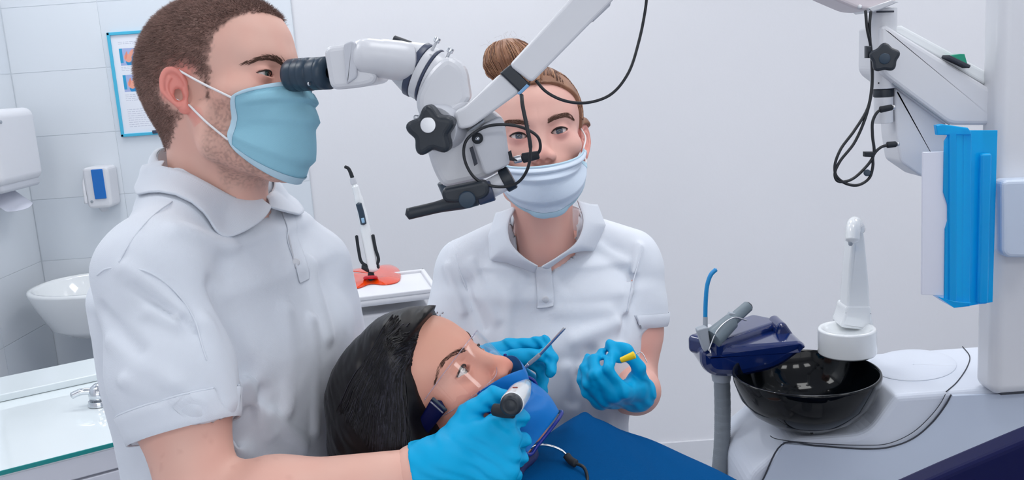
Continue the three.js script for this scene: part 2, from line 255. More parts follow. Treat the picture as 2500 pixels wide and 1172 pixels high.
// ---------------------------------------------------------------- glass topped counter on the left
{
  const a = onY(0, 1148, 0.9), b = onY(322, 1067, 0.9), X = b.clone().sub(a).setY(0).normalize(), Zf = X.clone().cross(V(0, 1, 0));   // Zf points to the viewer side
  const o = a.clone().addScaledVector(X, 0.12).setY(0), c = thing('counter_cabinet', 'pale low cabinet with a drawer under the glass counter top', 'cabinet', o);
  const put = g => basis(g, V(0, 0, 0), X, V(0, 1, 0));
  const D = 0.62, x0 = -0.62, x1 = 0.42;
  mesh('carcass', put(boxAt(x0, x1, 0.06, 0.885, -D, -0.014, 0.003)), M.laminate, c);
  mesh('plinth', put(boxAt(x0 + 0.03, x1 - 0.03, 0, 0.06, -D + 0.03, -0.05, 0.003)), M.gap, c);
  mesh('top_rail', put(boxAt(x0, x1, 0.843, 0.886, -0.02, -0.002, 0.002)), M.laminate, c);
  const dr = [[x0 + 0.002, -0.252], [-0.248, x1 - 0.002]];
  for (const [p, q] of dr) for (const [y0, y1] of [[0.66, 0.838], [0.37, 0.656], [0.08, 0.366]]) {
    const d = mesh('drawer', put(boxAt(p, q, y0, y1, -0.022, -0.002, 0.002)), M.laminate, c);
    const m = (p + q) / 2;
    mesh('handle', put(merge([sweep([V(m - 0.11, y1 - 0.035, 0.002), V(m - 0.1, y1 - 0.035, 0.022), V(m, y1 - 0.035, 0.026), V(m + 0.1, y1 - 0.035, 0.022), V(m + 0.11, y1 - 0.035, 0.002)], 0.0075, 30, 8)])), M.steel, d);
  }
  const gt = thing('glass_counter_top', 'white backed glass counter top with a green edge on the cabinet', 'counter top', o.clone().setY(0.886));
  mesh('sheet', put(boxAt(x0 - 0.01, x1 + 0.01, 0, 0.012, -D, -0.001, 0.001)), M.glassTop, gt);
  mesh('edge_strip', put(boxAt(x0 - 0.01, x1 + 0.01, 0.0035, 0.0125, -0.0012, 0.002, 0.0008)), M.glassEdge, gt);
  mesh('back_ledge', put(boxAt(x0 - 0.01, x1 + 0.01, 0.0125, 0.03, -D, -D + 0.16, 0.003)), M.glassTop, gt);
  const k0 = onY(240, 955, 0.93), k = thing('counter_tap', 'small shiny chrome fitting standing on the glass counter', 'tap', k0.clone().setY(0.8985));
  mesh('base', cyl(V(0, 0, 0), V(0, 0.012, 0), 0.026, 0.024), M.chrome, k); mesh('body', lathe([[0.0001, 0.012], [0.02, 0.012], [0.022, 0.026], [0.018, 0.04], [0.008, 0.048], [0.0001, 0.049]], 24), M.chrome, k);
  mesh('spout', sweep([V(0, 0.03, 0), V(-0.03, 0.036, 0.01), V(-0.052, 0.03, 0.016)], 0.008, 14, 10), M.chrome, k);
  mesh('lever', sweep([V(0.005, 0.045, 0), V(0.025, 0.058, -0.004), V(0.05, 0.066, -0.006)], 0.006, 12, 8), M.chrome, k);
}
// ---------------------------------------------------------------- operating microscope
{
  const ZM = -1.065, q = (x, y, dz = 0) => onZ(x, y, ZM).add(V(0, 0, dz)), px = 1.065 / FOCAL;
  const t = thing('operating_microscope', 'white dental operating microscope on a slanting arm at the eyes of the masked man', 'microscope', q(1120, 400));
  const W = (n, g, m, p = t) => wmesh(n, g, m, p);
  // eyepieces
  for (const k of [0, 1]) {
    const sh = V(0.0, 0, -0.064 * k), a = q(693, 185, -0.024).add(sh), b = q(803, 178, 0.0).add(sh), l = a.distanceTo(b), R = 40 * px;
    const e = W('eyepiece', along(lathe([[0.006, 0.001], [R * 0.7, 0.0], [R * 0.9, 0.001], [R * 0.985, 0.004], [R, 0.008], [R, l * 0.24], [R * 0.965, l * 0.25], [R * 0.965, l * 0.28], [R, l * 0.29], [R, l * 0.40], [R * 0.98, l * 0.405], [R * 0.98, l * 0.45], [R, l * 0.455], [R * 1.0, l * 0.57], [R * 0.9, l * 0.585], [R * 0.9, l * 0.635], [R * 0.985, l * 0.65], [R * 0.985, l * 0.80], [R * 0.95, l * 0.81], [R * 0.95, l * 0.83], [R * 0.985, l * 0.84], [R * 0.985, l], [0.006, l]], 48), a, b), M.eyepiece);
    W('eye_lens', along(lathe([[0.0001, 0.0035], [R * 0.5, 0.003], [R * 0.72, 0.0005]], 32), a, b), M.bowl, e);
    W('scale_mark', cyl(q(757, 205, -0.009 + R).add(sh), q(761, 204, -0.008 + R).add(sh), 0.0022, 0.0022, 10, 0.0004), M.steel, e);
  }
  W('prism_housing', outline([[788, 114], [842, 108], [858, 100], [872, 108], [880, 150], [922, 186], [912, 206], [880, 214], [806, 221]], ZM + 0.032, 0.13, 0.006, 0.008), M.white);
  W('prism_cover', outline([[838, 106], [860, 99], [868, 106], [872, 188], [845, 208]], ZM + 0.036, 0.01, 0.002, 0.004), M.paleGrey);
  { const a = q(866, 134, 0.03), b = q(1004, 152, 0.002), l = a.distanceTo(b), r = 43 * px; W('pivot_barrel', along(lathe([[0.0001, 0], [r * 0.45, 0.0012], [r * 0.75, 0.0052], [r * 0.93, 0.011], [r, 0.019], [r * 1.01, l * 0.47], [r * 1.06, l * 0.49], [r * 1.1, l * 0.8], [r * 1.06, l * 0.95], [r * 0.9, l], [0.0001, l]], 40), a, b), M.white); }
  { // tilting tube with its rings
    const ax = V(0.857, -0.515, 0.2).normalize(), c1 = q(1020, 171, -0.012), R = 67 * px, st = d => c1.clone().addScaledVector(ax, d * px), tub = (d0, d1, r0, r1) => cyl(st(d0), st(d1), r0 * px, r1 * px, 48, 0.0008);
    W('tilt_tube', tub(-72, -7, 44, 66), M.white); W('tube_ring', tub(-8, 8, 69, 69), M.navyRing); W('tube_collar', tub(8, 28, 67, 67), M.white); W('tube_ring', tub(28, 35, 69, 69), M.navyRing); W('tube_collar', tub(35, 85, 67, 62), M.white);
    for (const [x, y, x2, y2] of [[1056, 124, 1070, 97], [1092, 143, 1102, 122]]) { const s = W('clamp_screw', cyl(q(x, y, 0.012), q(x2, y2, 0.014), 0.0018, 0.0018, 12, 0.0004), M.steel); W('screw_head', cyl(q(x2 - 4, y2 + 7, 0.014), q(x2 + 2, y2 - 4, 0.014), 0.0036, 0.0036, 14, 0.0006), M.chrome, s); }
    W('lens_cap', cyl(q(957, 98, -0.012), q(1004, 110, -0.01), 0.006, 0.004, 16), M.black);
  }
  W('upper_body', outline([[1014, 236], [1048, 170], [1092, 132], [1136, 162], [1148, 244], [1132, 262], [1112, 300], [1040, 310], [1018, 275]], ZM + 0.034, 0.085, 0.008, 0.01), M.white);
  W('main_body', outline([[1020, 270], [1130, 255], [1205, 275], [1232, 300], [1240, 405], [1190, 438], [1082, 462], [1058, 420], [1042, 370]], ZM + 0.026, 0.08, 0.008, 0.012), M.white);
  W('objective', cyl(q(1120, 440, -0.014), q(1128, 478, -0.014), 0.026, 0.023, 36), M.eyepiece);
  const pl = W('side_plate', outline([[1152, 345], [1175, 306], [1222, 284], [1232, 300], [1246, 402], [1183, 430]], ZM + 0.04, 0.02, 0.003, 0.006), M.paleGrey);
  W('port_slot', outline([[1146, 362], [1154, 358], [1166, 400], [1158, 406]], ZM + 0.0435, 0.006, 0.001), M.gap, pl);
  W('cable_socket', merge([cyl(q(1168, 331, 0.039), q(1167, 331, 0.047), 0.0062, 0.0058, 20)]), M.rubber, pl); W('socket_pin', cyl(q(1168, 331, 0.046), q(1168, 331, 0.0485), 0.0022), M.chrome, pl);
  // star knob
  { const c = q(1066, 310, 0.058), pts = []; for (let i = 0; i < 60; i++) { const a = i / 60 * Math.PI * 2, r = (49 + 8.5 * Math.cos(5 * (a - 1.62))) * px; pts.push([r * Math.cos(a), r * Math.sin(a) * 1.04]); }
    const y = V(0, 1, 0), z = V(-0.1, 0.05, 1).normalize(), x = y.clone().cross(z).normalize();
    W('knob_neck', cyl(q(1090, 305, 0.02), q(1070, 308, 0.05), 0.026, 0.024, 32), M.paleGrey);
    const k = W('star_knob', basis(extrude(pts, 0.03, 0.006, 4).translate(0, 0, -0.01), c, x, y), M.black);
    W('knob_cap', cyl(c.clone().addScaledVector(z, 0.0195).add(V(-0.001, 0.006, 0)), c.clone().addScaledVector(z, 0.0225).add(V(-0.001, 0.006, 0)), 0.0085, 0.0082, 28, 0.0006), M.steel, k);
    W('neck_ring', cyl(q(1115, 286, 0.012), q(1136, 292, 0.03), 0.021, 0.021, 28), M.whiteMatt);
    W('lock_pin', cyl(q(1014, 284, 0.02), q(1028, 285, 0.02), 0.0028, 0.0028, 12), M.steel); }
  // arm, going up to its ceiling column
  W('lower_arm', outline([[1108, 272], [1132, 262], [1224, 178], [1272, 224], [1150, 312], [1118, 316]], ZM + 0.055, 0.05, 0.003, 0.006), M.white);
  W('arm_underside', outline([[1150, 313], [1180, 292], [1184, 297], [1156, 318], [1140, 322]], ZM + 0.045, 0.04, 0.002), M.greyPlastic);
  W('arm_band', outline([[1221, 179], [1246, 158], [1296, 207], [1271, 227]], ZM + 0.058, 0.056, 0.002), M.black);
  W('upper_arm', outline([[1243, 160], [1392, -2], [1660, -300], [1752, -262], [1482, 16], [1298, 203]], ZM + 0.06, 0.045, 0.003, 0.006), M.white);
  W('arm_trim', outline([[1444, 42], [1484, -2], [1494, -2], [1490, 14], [1450, 52]], ZM + 0.05, 0.04, 0.002), M.paleGrey);
  W('arm_tag', outline([[1262, 229], [1286, 205], [1293, 210], [1270, 232]], ZM + 0.062, 0.004, 0.001), std([120, 170, 215], 0.4));
  { const e = q(1712, -285, 0.02); W('arm_joint', cyl(e.clone().add(V(0, -0.06, 0)), e.clone().add(V(0, 0.08, 0)), 0.05), M.white); W('ceiling_column', cyl(e.clone().add(V(0, 0.08, 0)), V(e.x, ROOM.h, e.z), 0.035), M.white); W('ceiling_flange', cyl(V(e.x, ROOM.h - 0.03, e.z), V(e.x, ROOM.h, e.z), 0.1), M.white); }
  // handle
  const H = W('handle', merge([sweep([q(1006, 506, 0.05), q(1090, 486, 0.05), q(1165, 464, 0.05)], u => (14 + 9 * sstep(0.35, 0.9, u)) * px, 24, 20)]), M.black);
  W('handle_guard', outline([[1076, 463], [1180, 442], [1192, 450], [1196, 472], [1180, 487], [1110, 497], [1082, 494]], ZM + 0.062, 0.024, 0.004, 0.008), M.black, H);
  W('handle_pivot', cyl(q(1145, 468, 0.05), q(1145, 468, 0.068), 0.0095, 0.009, 28), M.eyepiece, H);
  W('handle_knuckle', cyl(q(1166, 464, 0.046), q(1204, 452, 0.046), 0.0115, 0.0115, 24), M.navyRing, H);
  W('handle_rod', cyl(q(1190, 456, 0.03), q(1236, 432, 0.03), 0.011, 0.011, 24), M.white, H);
  W('rod_clamp', cyl(q(1228, 436, 0.03), q(1250, 424, 0.03), 0.0135, 0.0135, 24), M.black, H);
  // cables
  W('power_cable', sweep([q(1270, 228, 0.062), q(1272, 250, 0.07), q(1282, 300, 0.075), q(1290, 350, 0.075), q(1282, 400, 0.07), q(1255, 434, 0.06), q(1205, 440, 0.055), q(1162, 420, 0.055), q(1138, 375, 0.055), q(1142, 335, 0.055), q(1180, 305, 0.055), q(1225, 296, 0.06), q(1275, 304, 0.06), q(1308, 325, 0.06), q(1314, 352, 0.055), q(1306, 370, 0.05)], u => (u < 0.2 ? 4.6 : 3.6) * px, 140, 10), M.cable);
  W('cable_plug', cyl(q(1312, 368, 0.05), q(1272, 376, 0.05), 0.0046, 0.0055, 16), M.rubber); W('plug_collar', cyl(q(1272, 376, 0.05), q(1252, 381, 0.05), 0.004, 0.004, 16), M.steel); W('plug_clip', outline([[1240, 372], [1248, 368], [1252, 385], [1266, 390], [1262, 395], [1244, 392]], ZM + 0.054, 0.008, 0.001), M.rubber);
  W('trailing_cable', sweep([q(1306, 196, 0.03), q(1330, 222, 0.03), q(1372, 243, 0.03), q(1430, 249, 0.02), q(1485, 230, 0.02), q(1530, 180, 0.01), q(1560, 100, 0), q(1576, 20, 0), q(1588, -80, 0), q(1650, -230, 0.01)], 3.6 * px, 80, 10), M.cable);
}
// ---------------------------------------------------------------- trolley with the curing light
{
  const Z = -2.15, q = (x, y, dz = 0) => onZ(x, y, Z).add(V(0, 0, dz)), topY = onZ(950, 722, Z).y;
  const fl = onY(885, 722, topY), fr = onY(1048, 700, topY), xl = fl.x - 0.10, xr = fr.x, zf = fl.z, zb = zf - 0.24;
  const t = thing('tray_trolley', 'white tray shelf trolley between the two standing people', 'trolley', V((xl + xr) / 2, 0, (zf + zb) / 2)), w = (xr - xl) / 2, d = 0.12, X = V(1, 0.0, -0.22).normalize(), put = g => basis(g, V(0, 0, 0), X, V(0, 1, 0));
  mesh('top_tray', put(boxAt(-w, w, topY - 0.028, topY - 0.008, -d, d, 0.012)), M.whiteMatt, t);
  mesh('tray_rim', put(merge([boxAt(-w, w, topY - 0.012, topY, d - 0.012, d, 0.004), boxAt(-w, w, topY - 0.012, topY, -d, -d + 0.012, 0.004), boxAt(-w, -w + 0.012, topY - 0.012, topY, -d, d, 0.004), boxAt(w - 0.012, w, topY - 0.012, topY, -d, d, 0.004)])), M.whiteMatt, t);
  mesh('cabinet_body', put(boxAt(-w + 0.03, w - 0.02, 0.1, topY - 0.05, -d + 0.01, d - 0.015, 0.008)), M.white, t);
  mesh('lower_shelf', put(boxAt(-w, w, topY - 0.165, topY - 0.145, -d, d + 0.08, 0.006)), M.whiteMatt, t);
  for (const y of [0.15, 0.38]) { const dr = mesh('drawer', put(boxAt(-w + 0.035, w - 0.025, y, y + 0.21, d - 0.016, d - 0.004, 0.004)), M.white, t); mesh('handle', put(boxAt(-0.06, 0.06, y + 0.17, y + 0.182, d - 0.004, d + 0.012, 0.004)), M.steel, dr); }
  for (const [a, b] of [[-1, -1], [1, -1], [-1, 1], [1, 1]]) { mesh('caster', put(merge([cyl(V(a * (w - 0.05) - 0.01, 0.035, b * (d - 0.03)), V(a * (w - 0.05) + 0.01, 0.035, b * (d - 0.03)), 0.035), cyl(V(a * (w - 0.05), 0.05, b * (d - 0.03)), V(a * (w - 0.05), 0.101, b * (d - 0.03)), 0.012)])), M.greyPlastic, t); }
  // curing light
  const s0 = onY(907, 690, topY - 0.008), zc = s0.z, c = thing('curing_light', 'white pen shaped curing light standing in a black forked holder', 'curing light', s0), k = (x, y, dz = 0) => onZ(x, y, zc).add(V(0, 0, dz)), u = -zc / FOCAL;
  const W = (n, g, m, p = c) => wmesh(n, g, m, p);
  const body = W('handpiece', sweep([k(912, 660), k(896, 580), k(884, 520), k(869, 462), k(862, 440)], q2 => [18, 18, 17, 15.5, 13, 9][Math.min(5, Math.floor(q2 * 5.99))] * u * 0.62 + 8 * u * (1 - q2) * 0.3, 40, 20), M.ceramic);
  W('button_panel', sweep([k(889, 545, 10 * u), k(884, 520, 10.5 * u), k(877, 496, 9.5 * u)], 7.5 * u, 14, 14), M.eyepiece, body);
  W('display_window', sweep([k(889, 541, 14 * u), k(887, 530, 14.5 * u)], 4.5 * u, 6, 12), std([150, 190, 220], 0.2), body);
  W('tip_collar', cyl(k(864, 449), k(860, 434), 8 * u, 7 * u, 18), M.paleGrey, body);
  W('light_guide', sweep([k(861, 436), k(856, 422), k(850, 411), k(842, 407)], q2 => (5 - 1 * q2) * u, 20, 12), M.rubber);
  for (const [a] of [[-1], [1]]) W('holder_fork', sweep(a < 0 ? [k(871, 575, 4 * u), k(876, 610, 4 * u), k(884, 640, 4 * u), k(905, 652, 4 * u)] : [k(911, 573, 4 * u), k(917, 605, 4 * u), k(924, 638, 4 * u), k(905, 652, 4 * u)], 4 * u, 24, 10), M.rubber);
  W('holder_cup', sweep([k(886, 650, 0), k(905, 658, 2 * u), k(923, 648, 0)], 8 * u, 16, 12), M.rubber); W('holder_stem', cyl(k(905, 654), s0.clone().add(V(0, 0.0002, 0)), 5 * u, 12 * u, 18), M.rubber);
  const g0 = onY(912, 694, topY - 0.008), gl = thing('light_shield', 'orange clear plastic glare shield lying flat under the curing light', 'shield', g0);
  const tr = [[842, 668], [870, 658], [905, 655], [945, 648], [968, 655], [978, 674], [968, 692], [940, 697], [905, 695], [880, 704], [862, 707], [852, 690]].map(([x, y]) => onY(x, y, topY - 0.008));
  const cc = tr.reduce((a, b) => a.add(b), V(0, 0, 0)).multiplyScalar(1 / tr.length), ring = smooth([...tr, tr[0]], 48);
  wmesh('shield_plate', sheet(47, 6, 0.0022, (a, b) => { const p = ring[Math.round(a * 47)].clone().lerp(cc, b * 0.97); p.y = topY - 0.006 + 0.008 * Math.sin(Math.min(1, b * 2) * 1.57); return p; }), M.orange, gl);
  wmesh('grip_ring', (() => { const gg = new THREE.TorusGeometry(14 * u, 4.5 * u, 12, 28); gg.rotateX(Math.PI / 2 - 0.35); return gg.translate(s0.x, s0.y + 0.014, s0.z + 0.008); })(), M.redClear, gl);
  const bt = onZ(966, 790, zf - 0.02), bot = thing('blue_tipped_tube', 'small tube with a blue cap poking up behind the dark hair', 'tube', V(bt.x, topY - 0.1445, zf + 0.012));
  const hb = onZ(966, 772, zf + 0.012).y - (topY - 0.1445);
  mesh('tube_body', cyl(V(0, 0, 0), V(0, hb - 0.014, 0), 0.006, 0.006, 16), M.paleGrey, bot); mesh('cap', cyl(V(0, hb - 0.015, 0), V(0, hb, 0), 0.0065, 0.0055, 16), M.ejector, bot);
}
// ---------------------------------------------------------------- console with the spittoon, tower and accessories
{
  const ZF = -1.66, hT = onZ(2300, 958, ZF).y, zB = Math.max(onY(2300, 850, hT).z, -2.4);
  const c = thing('dental_console', 'white moulded console cabinet carrying the black spittoon bowl', 'console', V(1.05, 0, (ZF + zB) / 2));
  const W = (n, g, m, p = c) => wmesh(n, g, m, p), o = (n, pts, dz, dep, m, bev = 0.003, rd = 0, p = c) => W(n, outline(pts, ZF + dz, dep, bev, rd), m, p);
  const zd = ZF - zB, R0 = onZ(2500, 955, ZF), farX = 1.95;
  { const bt = 0.03, L = [[1824, 1165], [1900, 1030], [1930, 972]].map(([x, y]) => { const w = onZ(x, y, ZF); return [w.x, w.y]; });
    const yl = hT - 0.073, xr0 = onZ(1967, 906, -1.73).x + 0.143; const P = [[L[0][0] + 0.02, bt], [L[0][0] - 0.01, L[0][1] - 0.25], L[0], [L[1][0], yl - 0.02], [L[1][0] + 0.03, yl], [xr0 - 0.05, yl], [xr0 - 0.004, hT - 0.01], [xr0 + 0.004, hT], [farX, hT], [farX, bt]];
    W('body', extrude(roundPoly(P, 0.03), zd, 0.012, 4).translate(0, 0, zB), std([216, 223, 236], 0.42));
    W('plinth', boxAt(L[0][0] + 0.06, farX - 0.03, 0, 0.04, zB + 0.03, ZF - 0.03, 0.004), M.gap); }
  o('front_panel', [[1862, 1172], [1914, 1084], [1990, 1090], [2110, 1098], [2170, 1094], [2230, 1072], [2280, 1030], [2310, 990], [2326, 966], [2640, 955], [2640, 1400], [1862, 1400]], 0.0035, 0.012, std([205, 216, 234], 0.5), 0.0015);
  const seam = (name, pts, r) => W(name, sweep(pts.map(([x, y]) => onZ(x, y, ZF + 0.0038)), r, 60, 6), M.gap);
  seam('panel_joint', [[1860, 1176], [1913, 1083], [1990, 1088], [2110, 1096], [2170, 1092], [2230, 1070], [2279, 1028], [2309, 988], [2322, 964]], 0.0017);
  seam('panel_joint', [[1880, 1064], [1890, 1070], [1960, 1080], [2110, 1087], [2168, 1083], [2225, 1058], [2270, 1018], [2296, 985], [2308, 963]], 0.0008);
  W('top_joint', sweep([onY(2350, 847, hT), onY(2367, 870, hT), onY(2362, 895, hT), onY(2335, 935, hT), onY(2310, 957, hT)].map(p => p.add(V(0, 0.0006, 0))), 0.0011, 40, 6), M.gap);
  W('top_pad', sheet(40, 6, 0.003, (u, v) => { const a = u * Math.PI * 2, p = onY(2230 + 105 * Math.cos(a) * (1 - v * 0.98), 893 + 38 * Math.sin(a) * (1 - v * 0.98), hT); p.y += 0.0004 + 0.0008 * v; return p; }), std([216, 223, 236], 0.42));
  // spittoon bowl
  const rim = onZ(1967, 906, -1.73), s = thing('spittoon_bowl', 'round glossy black glass spittoon bowl on the white console', 'bowl', V(rim.x, rim.y - 0.105, rim.z)), Rr = 0.1385;
  mesh('bowl', lathe([[0.0001, 0], [0.045, 0.0], [0.075, 0.008], [0.105, 0.028], [0.126, 0.056], [0.1365, 0.088], [Rr, 0.101], [Rr - 0.0015, 0.105], [Rr - 0.005, 0.105], [Rr - 0.0065, 0.1], [0.127, 0.08], [0.112, 0.05], [0.09, 0.026], [0.06, 0.013], [0.03, 0.009], [0.0001, 0.008]], 96), M.bowl, s);
  mesh('drain_strainer', lathe([[0.0001, 0.016], [0.012, 0.016], [0.02, 0.013], [0.022, 0.009]], 32).translate(-0.03, 0.001, 0.0), M.rubber, s);
  mesh('swirl_ridge', sweep([V(-0.015, 0.012, 0.075), V(0.01, 0.0115, 0.03), V(0.03, 0.014, -0.02), V(0.06, 0.026, -0.06)], 0.005, 30, 8), M.bowl, s);
  
  mesh('foot', cyl(V(0.02, hT - 0.074 - (rim.y - 0.105), -0.02), V(0.02, 0.003, -0.02), 0.06, 0.052, 40), M.gap, s);
  // cup filler
  const zf = -1.80, f0 = onZ(2068, 862, zf), f = thing('cup_filler', 'white cup filler spout with a round dished foot beside the spittoon', 'tap', f0), F2 = (n, g, m, p = f) => wmesh(n, g, m, p);
  { const w = 72 * -zf / FOCAL, hh = onZ(2068, 800, zf).y - f0.y; F2('dish', lathe([[0.0001, 0], [w * 0.96, 0], [w, 0.004], [w, hh - 0.004], [w - 0.003, hh], [w - 0.008, hh], [w - 0.012, hh - 0.004], [w * 0.6, hh - 0.014], [0.0001, hh - 0.016]], 64).translate(f0.x, f0.y, f0.z), M.ceramic); F2('dish_drain', cyl(V(f0.x - 0.004, f0.y + hh - 0.0165, f0.z + 0.02), V(f0.x - 0.004, f0.y + hh - 0.0125, f0.z + 0.02), 0.004), M.greyPlastic);
    F2('support', boxAt(f0.x - 0.02, f0.x + 0.03, hT - 0.0735, f0.y + 0.014, f0.z - 0.11, f0.z - 0.048, 0.008), M.ceramic); }
  F2('riser_base', outline([[2050, 800], [2062, 770], [2066, 745], [2128, 745], [2130, 775], [2140, 812]], zf - 0.015, 0.055, 0.006, 0.01), M.ceramic);
  F2('riser', outline([[2066, 764], [2074, 650], [2082, 562], [2090, 540], [2104, 545], [2112, 580], [2122, 690], [2126, 764]], zf - 0.017, 0.042, 0.005, 0.012), M.ceramic);
  F2('riser_joint', outline([[2065, 763], [2127, 765], [2127, 767], [2065, 766]], zf - 0.016, 0.0435, 0.0004), M.gap);
  F2('spout', sweep([onZ(2097, 560, zf - 0.03), onZ(2090, 546, zf - 0.012), onZ(2084, 552, zf + 0.02), onZ(2081, 588, zf + 0.034)], u => 0.0125 + 0.001 * Math.sin(u * 3), 24, 18), M.ceramic); F2('nozzle', cyl(onZ(2076, 600, zf + 0.034), onZ(2077, 590, zf + 0.034), 0.0035, 0.005, 14), M.greyPlastic);
  // suction instrument holder
  const zs = -1.85, h0 = onZ(1830, 920, zs), sh = thing('suction_holder', 'glossy navy suction instrument holder behind the black bowl', 'holder', h0), S2 = (n, g, m, p = sh) => wmesh(n, g, m, p);
  S2('pod', outline([[1712, 862], [1730, 852], [1820, 848], [1960, 838], [1975, 850], [1900, 905], [1800, 926], [1738, 922], [1714, 900]], zs + 0.045, 0.12, 0.018, 0.012), M.navyGloss);
  S2('lid', (() => { const a = onZ(1742, 856, zs + 0.04), b = onZ(1905, 800, zs - 0.09), X = b.clone().sub(a), l = X.length(); return basis(box(l, 0.04, 0.085, 0.012, 3).translate(l / 2, 0.0, -0.03), a, X, V(0, 1, 0)); })(), M.navyGloss);
  S2('lid_back', outline([[1900, 792], [1918, 788], [1958, 846], [1950, 862], [1880, 862]], zs - 0.03, 0.07, 0.008, 0.008), M.navyGloss);
  S2('stand', boxAt(h0.x + 0.02, h0.x + 0.07, hT - 0.108, h0.y + 0.01, zs - 0.05, zs - 0.005, 0.01), M.white);
  for (const k of [0, 1]) S2('cradle', outline(k ? [[1722, 800], [1742, 797], [1750, 850], [1726, 856]] : [[1701, 806], [1728, 798], [1736, 850], [1720, 862], [1712, 840]], zs + 0.05 - 0.03 * k, 0.022, 0.003, 0.004), k ? M.paleGrey : M.greyPlastic);
  const g1 = thing('saliva_ejector', 'bent bright blue saliva ejector straw standing in the holder', 'suction straw', onZ(1722, 800, zs + 0.03)), g2 = (n, g, m) => wmesh(n, g, m, g1);
  g2('straw', sweep([onZ(1722, 775, zs + 0.03), onZ(1723, 735, zs + 0.03), onZ(1727, 695, zs + 0.03), onZ(1736, 670, zs + 0.03), onZ(1748, 658, zs + 0.03)], 5.6 * 1.82 / FOCAL, 40, 12), M.ejector); g2('socket', cyl(onZ(1722, 800, zs + 0.03), onZ(1722, 772, zs + 0.03), 6 * 1.82 / FOCAL), M.greyPlastic);
  const g3 = thing('suction_handpiece', 'thick grey suction handpiece lying slanted in the holder', 'suction handle', onZ(1745, 830, zs)), g4 = (n, g, m) => wmesh(n, g, m, g3);
  g4('barrel', cyl(onZ(1738, 828, zs + 0.04), onZ(1786, 784, zs + 0.01), 0.021, 0.0165, 28), std([112, 126, 136], 0.4)); g4('tip', cyl(onZ(1784, 785, zs + 0.01), onZ(1827, 747, zs - 0.015), 0.0125, 0.0115, 28), std([112, 126, 136], 0.4)); g4('bore', cyl(onZ(1826, 748, zs - 0.0145), onZ(1829, 745, zs - 0.0165), 0.0095), M.rubber);
  g4('slider', outline([[1776, 772], [1782, 764], [1796, 766], [1796, 778]], zs + 0.012, 0.012, 0.002), M.greyPlastic); g4('bracket_wire', sweep([onZ(1730, 856, zs + 0.06), onZ(1752, 806, zs + 0.05), onZ(1790, 776, zs + 0.03), onZ(1822, 782, zs + 0.01)], 0.0016, 24, 6), M.steel);
  const hs = thing('suction_hose', 'grey ribbed suction hose hanging from the navy holder', 'hose', onZ(1762, 1100, zs)), hoseM = std([128, 136, 144], 0.45);
  { const pts = [onZ(1762, 915, zs + 0.01), onZ(1764, 1000, zs + 0.01), onZ(1762, 1090, zs + 0.02), onZ(1754, 1180, zs + 0.03), V(0.36, 0.45, zs + 0.05), V(0.33, 0.12, zs + 0.04), V(0.345, 0.022, zs - 0.06)]; wmesh('hose', sweep(pts, u => 0.0165 + 0.0006 * Math.sin(u * 900), 260, 18), hoseM, hs); wmesh('coupling', cyl(onZ(1761, 930, zs + 0.01), onZ(1761, 906, zs + 0.01), 0.0185, 0.021), M.greyPlastic, hs); }
  // tower column
  const zt = -1.62, tb = onZ(2440, 880, zt), tw = thing('equipment_tower', 'tall white equipment column standing on the console at the right edge', 'column', V(tb.x + 0.1, tb.y, zt - 0.1)), T2 = (n, g, m, p = tw) => wmesh(n, g, m, p);
  const xl = onZ(2434, 500, zt).x, xr = xl + 0.30;
  T2('column', box(xr - xl, ROOM.h - 0.35 - hT, 0.07, 0.02, 5).translate((xl + xr) / 2, (ROOM.h - 0.35 + hT) / 2, zt - 0.035), M.white);
  T2('foot_joint', boxAt(xl + 0.02, xr - 0.02, hT - 0.001, hT + 0.006, zt - 0.06, zt - 0.008, 0.0008), M.gap);
  T2('side_box', outline([[2447, 440], [2560, 436], [2560, 632], [2460, 630], [2448, 618]], zt + 0.035, 0.036, 0.007, 0.01), std([196, 208, 226], 0.35));
  // glove or cup dispenser: clear blue
  const zd2 = zt + 0.005, d0 = onZ(2360, 745, zd2), dp = thing('cup_dispenser', 'tall clear blue plastic dispenser hanging on the white column', 'dispenser', d0), D2 = (n, g, m, p = dp) => wmesh(n, g, m, p);
  D2('front_cover', outline([[2286, 306], [2300, 303], [2364, 312], [2372, 322], [2372, 330], [2336, 330], [2336, 742], [2318, 735], [2318, 330], [2290, 330]], zd2 + 0.065, 0.012, 0.002), M.blueClear);
  D2('front_wall', outline([[2318, 326], [2352, 324], [2352, 750], [2330, 748], [2306, 730], [2308, 560], [2314, 540], [2314, 500], [2304, 470], [2306, 345]], zd2 + 0.062, 0.004, 0.001), M.blueClear);
  D2('side_wall', outline([[2352, 316], [2372, 320], [2368, 748], [2350, 750]], zd2 + 0.06, 0.006, 0.001), M.blueClear);
  D2('back_wall', outline([[2362, 318], [2436, 318], [2424, 738], [2360, 748]], zd2 + 0.012, 0.005, 0.001), M.blueClear);
  D2('cup_stack', boxAt(onZ(2376, 500, zd2).x, onZ(2402, 500, zd2).x, onZ(2380, 735, zd2).y, onZ(2380, 372, zd2).y, zd2 + 0.014, zd2 + 0.026, 0.005), M.blueClear);
  D2('bottom_lip', outline([[2288, 724], [2330, 736], [2372, 740], [2350, 750], [2330, 752]], zd2 + 0.066, 0.05, 0.001), M.blueClear);
  const cd = thing('paper_card', 'upright white paper card tucked into the blue dispenser', 'paper', onZ(2282, 725, zd2 + 0.05));
  wmesh('card', outline([[2254, 372], [2312, 370], [2312, 500], [2318, 515], [2318, 535], [2310, 560], [2308, 722], [2251, 720]], zd2 + 0.058, 0.006, 0.0008), M.paper, cd);
  // swinging arm
  const za = -1.66, am = thing('monitor_arm', 'white box section swinging arm with a black star knob on the column', 'arm', onZ(2200, 300, za)), A2 = (n, g, m, p = am) => wmesh(n, g, m, p);
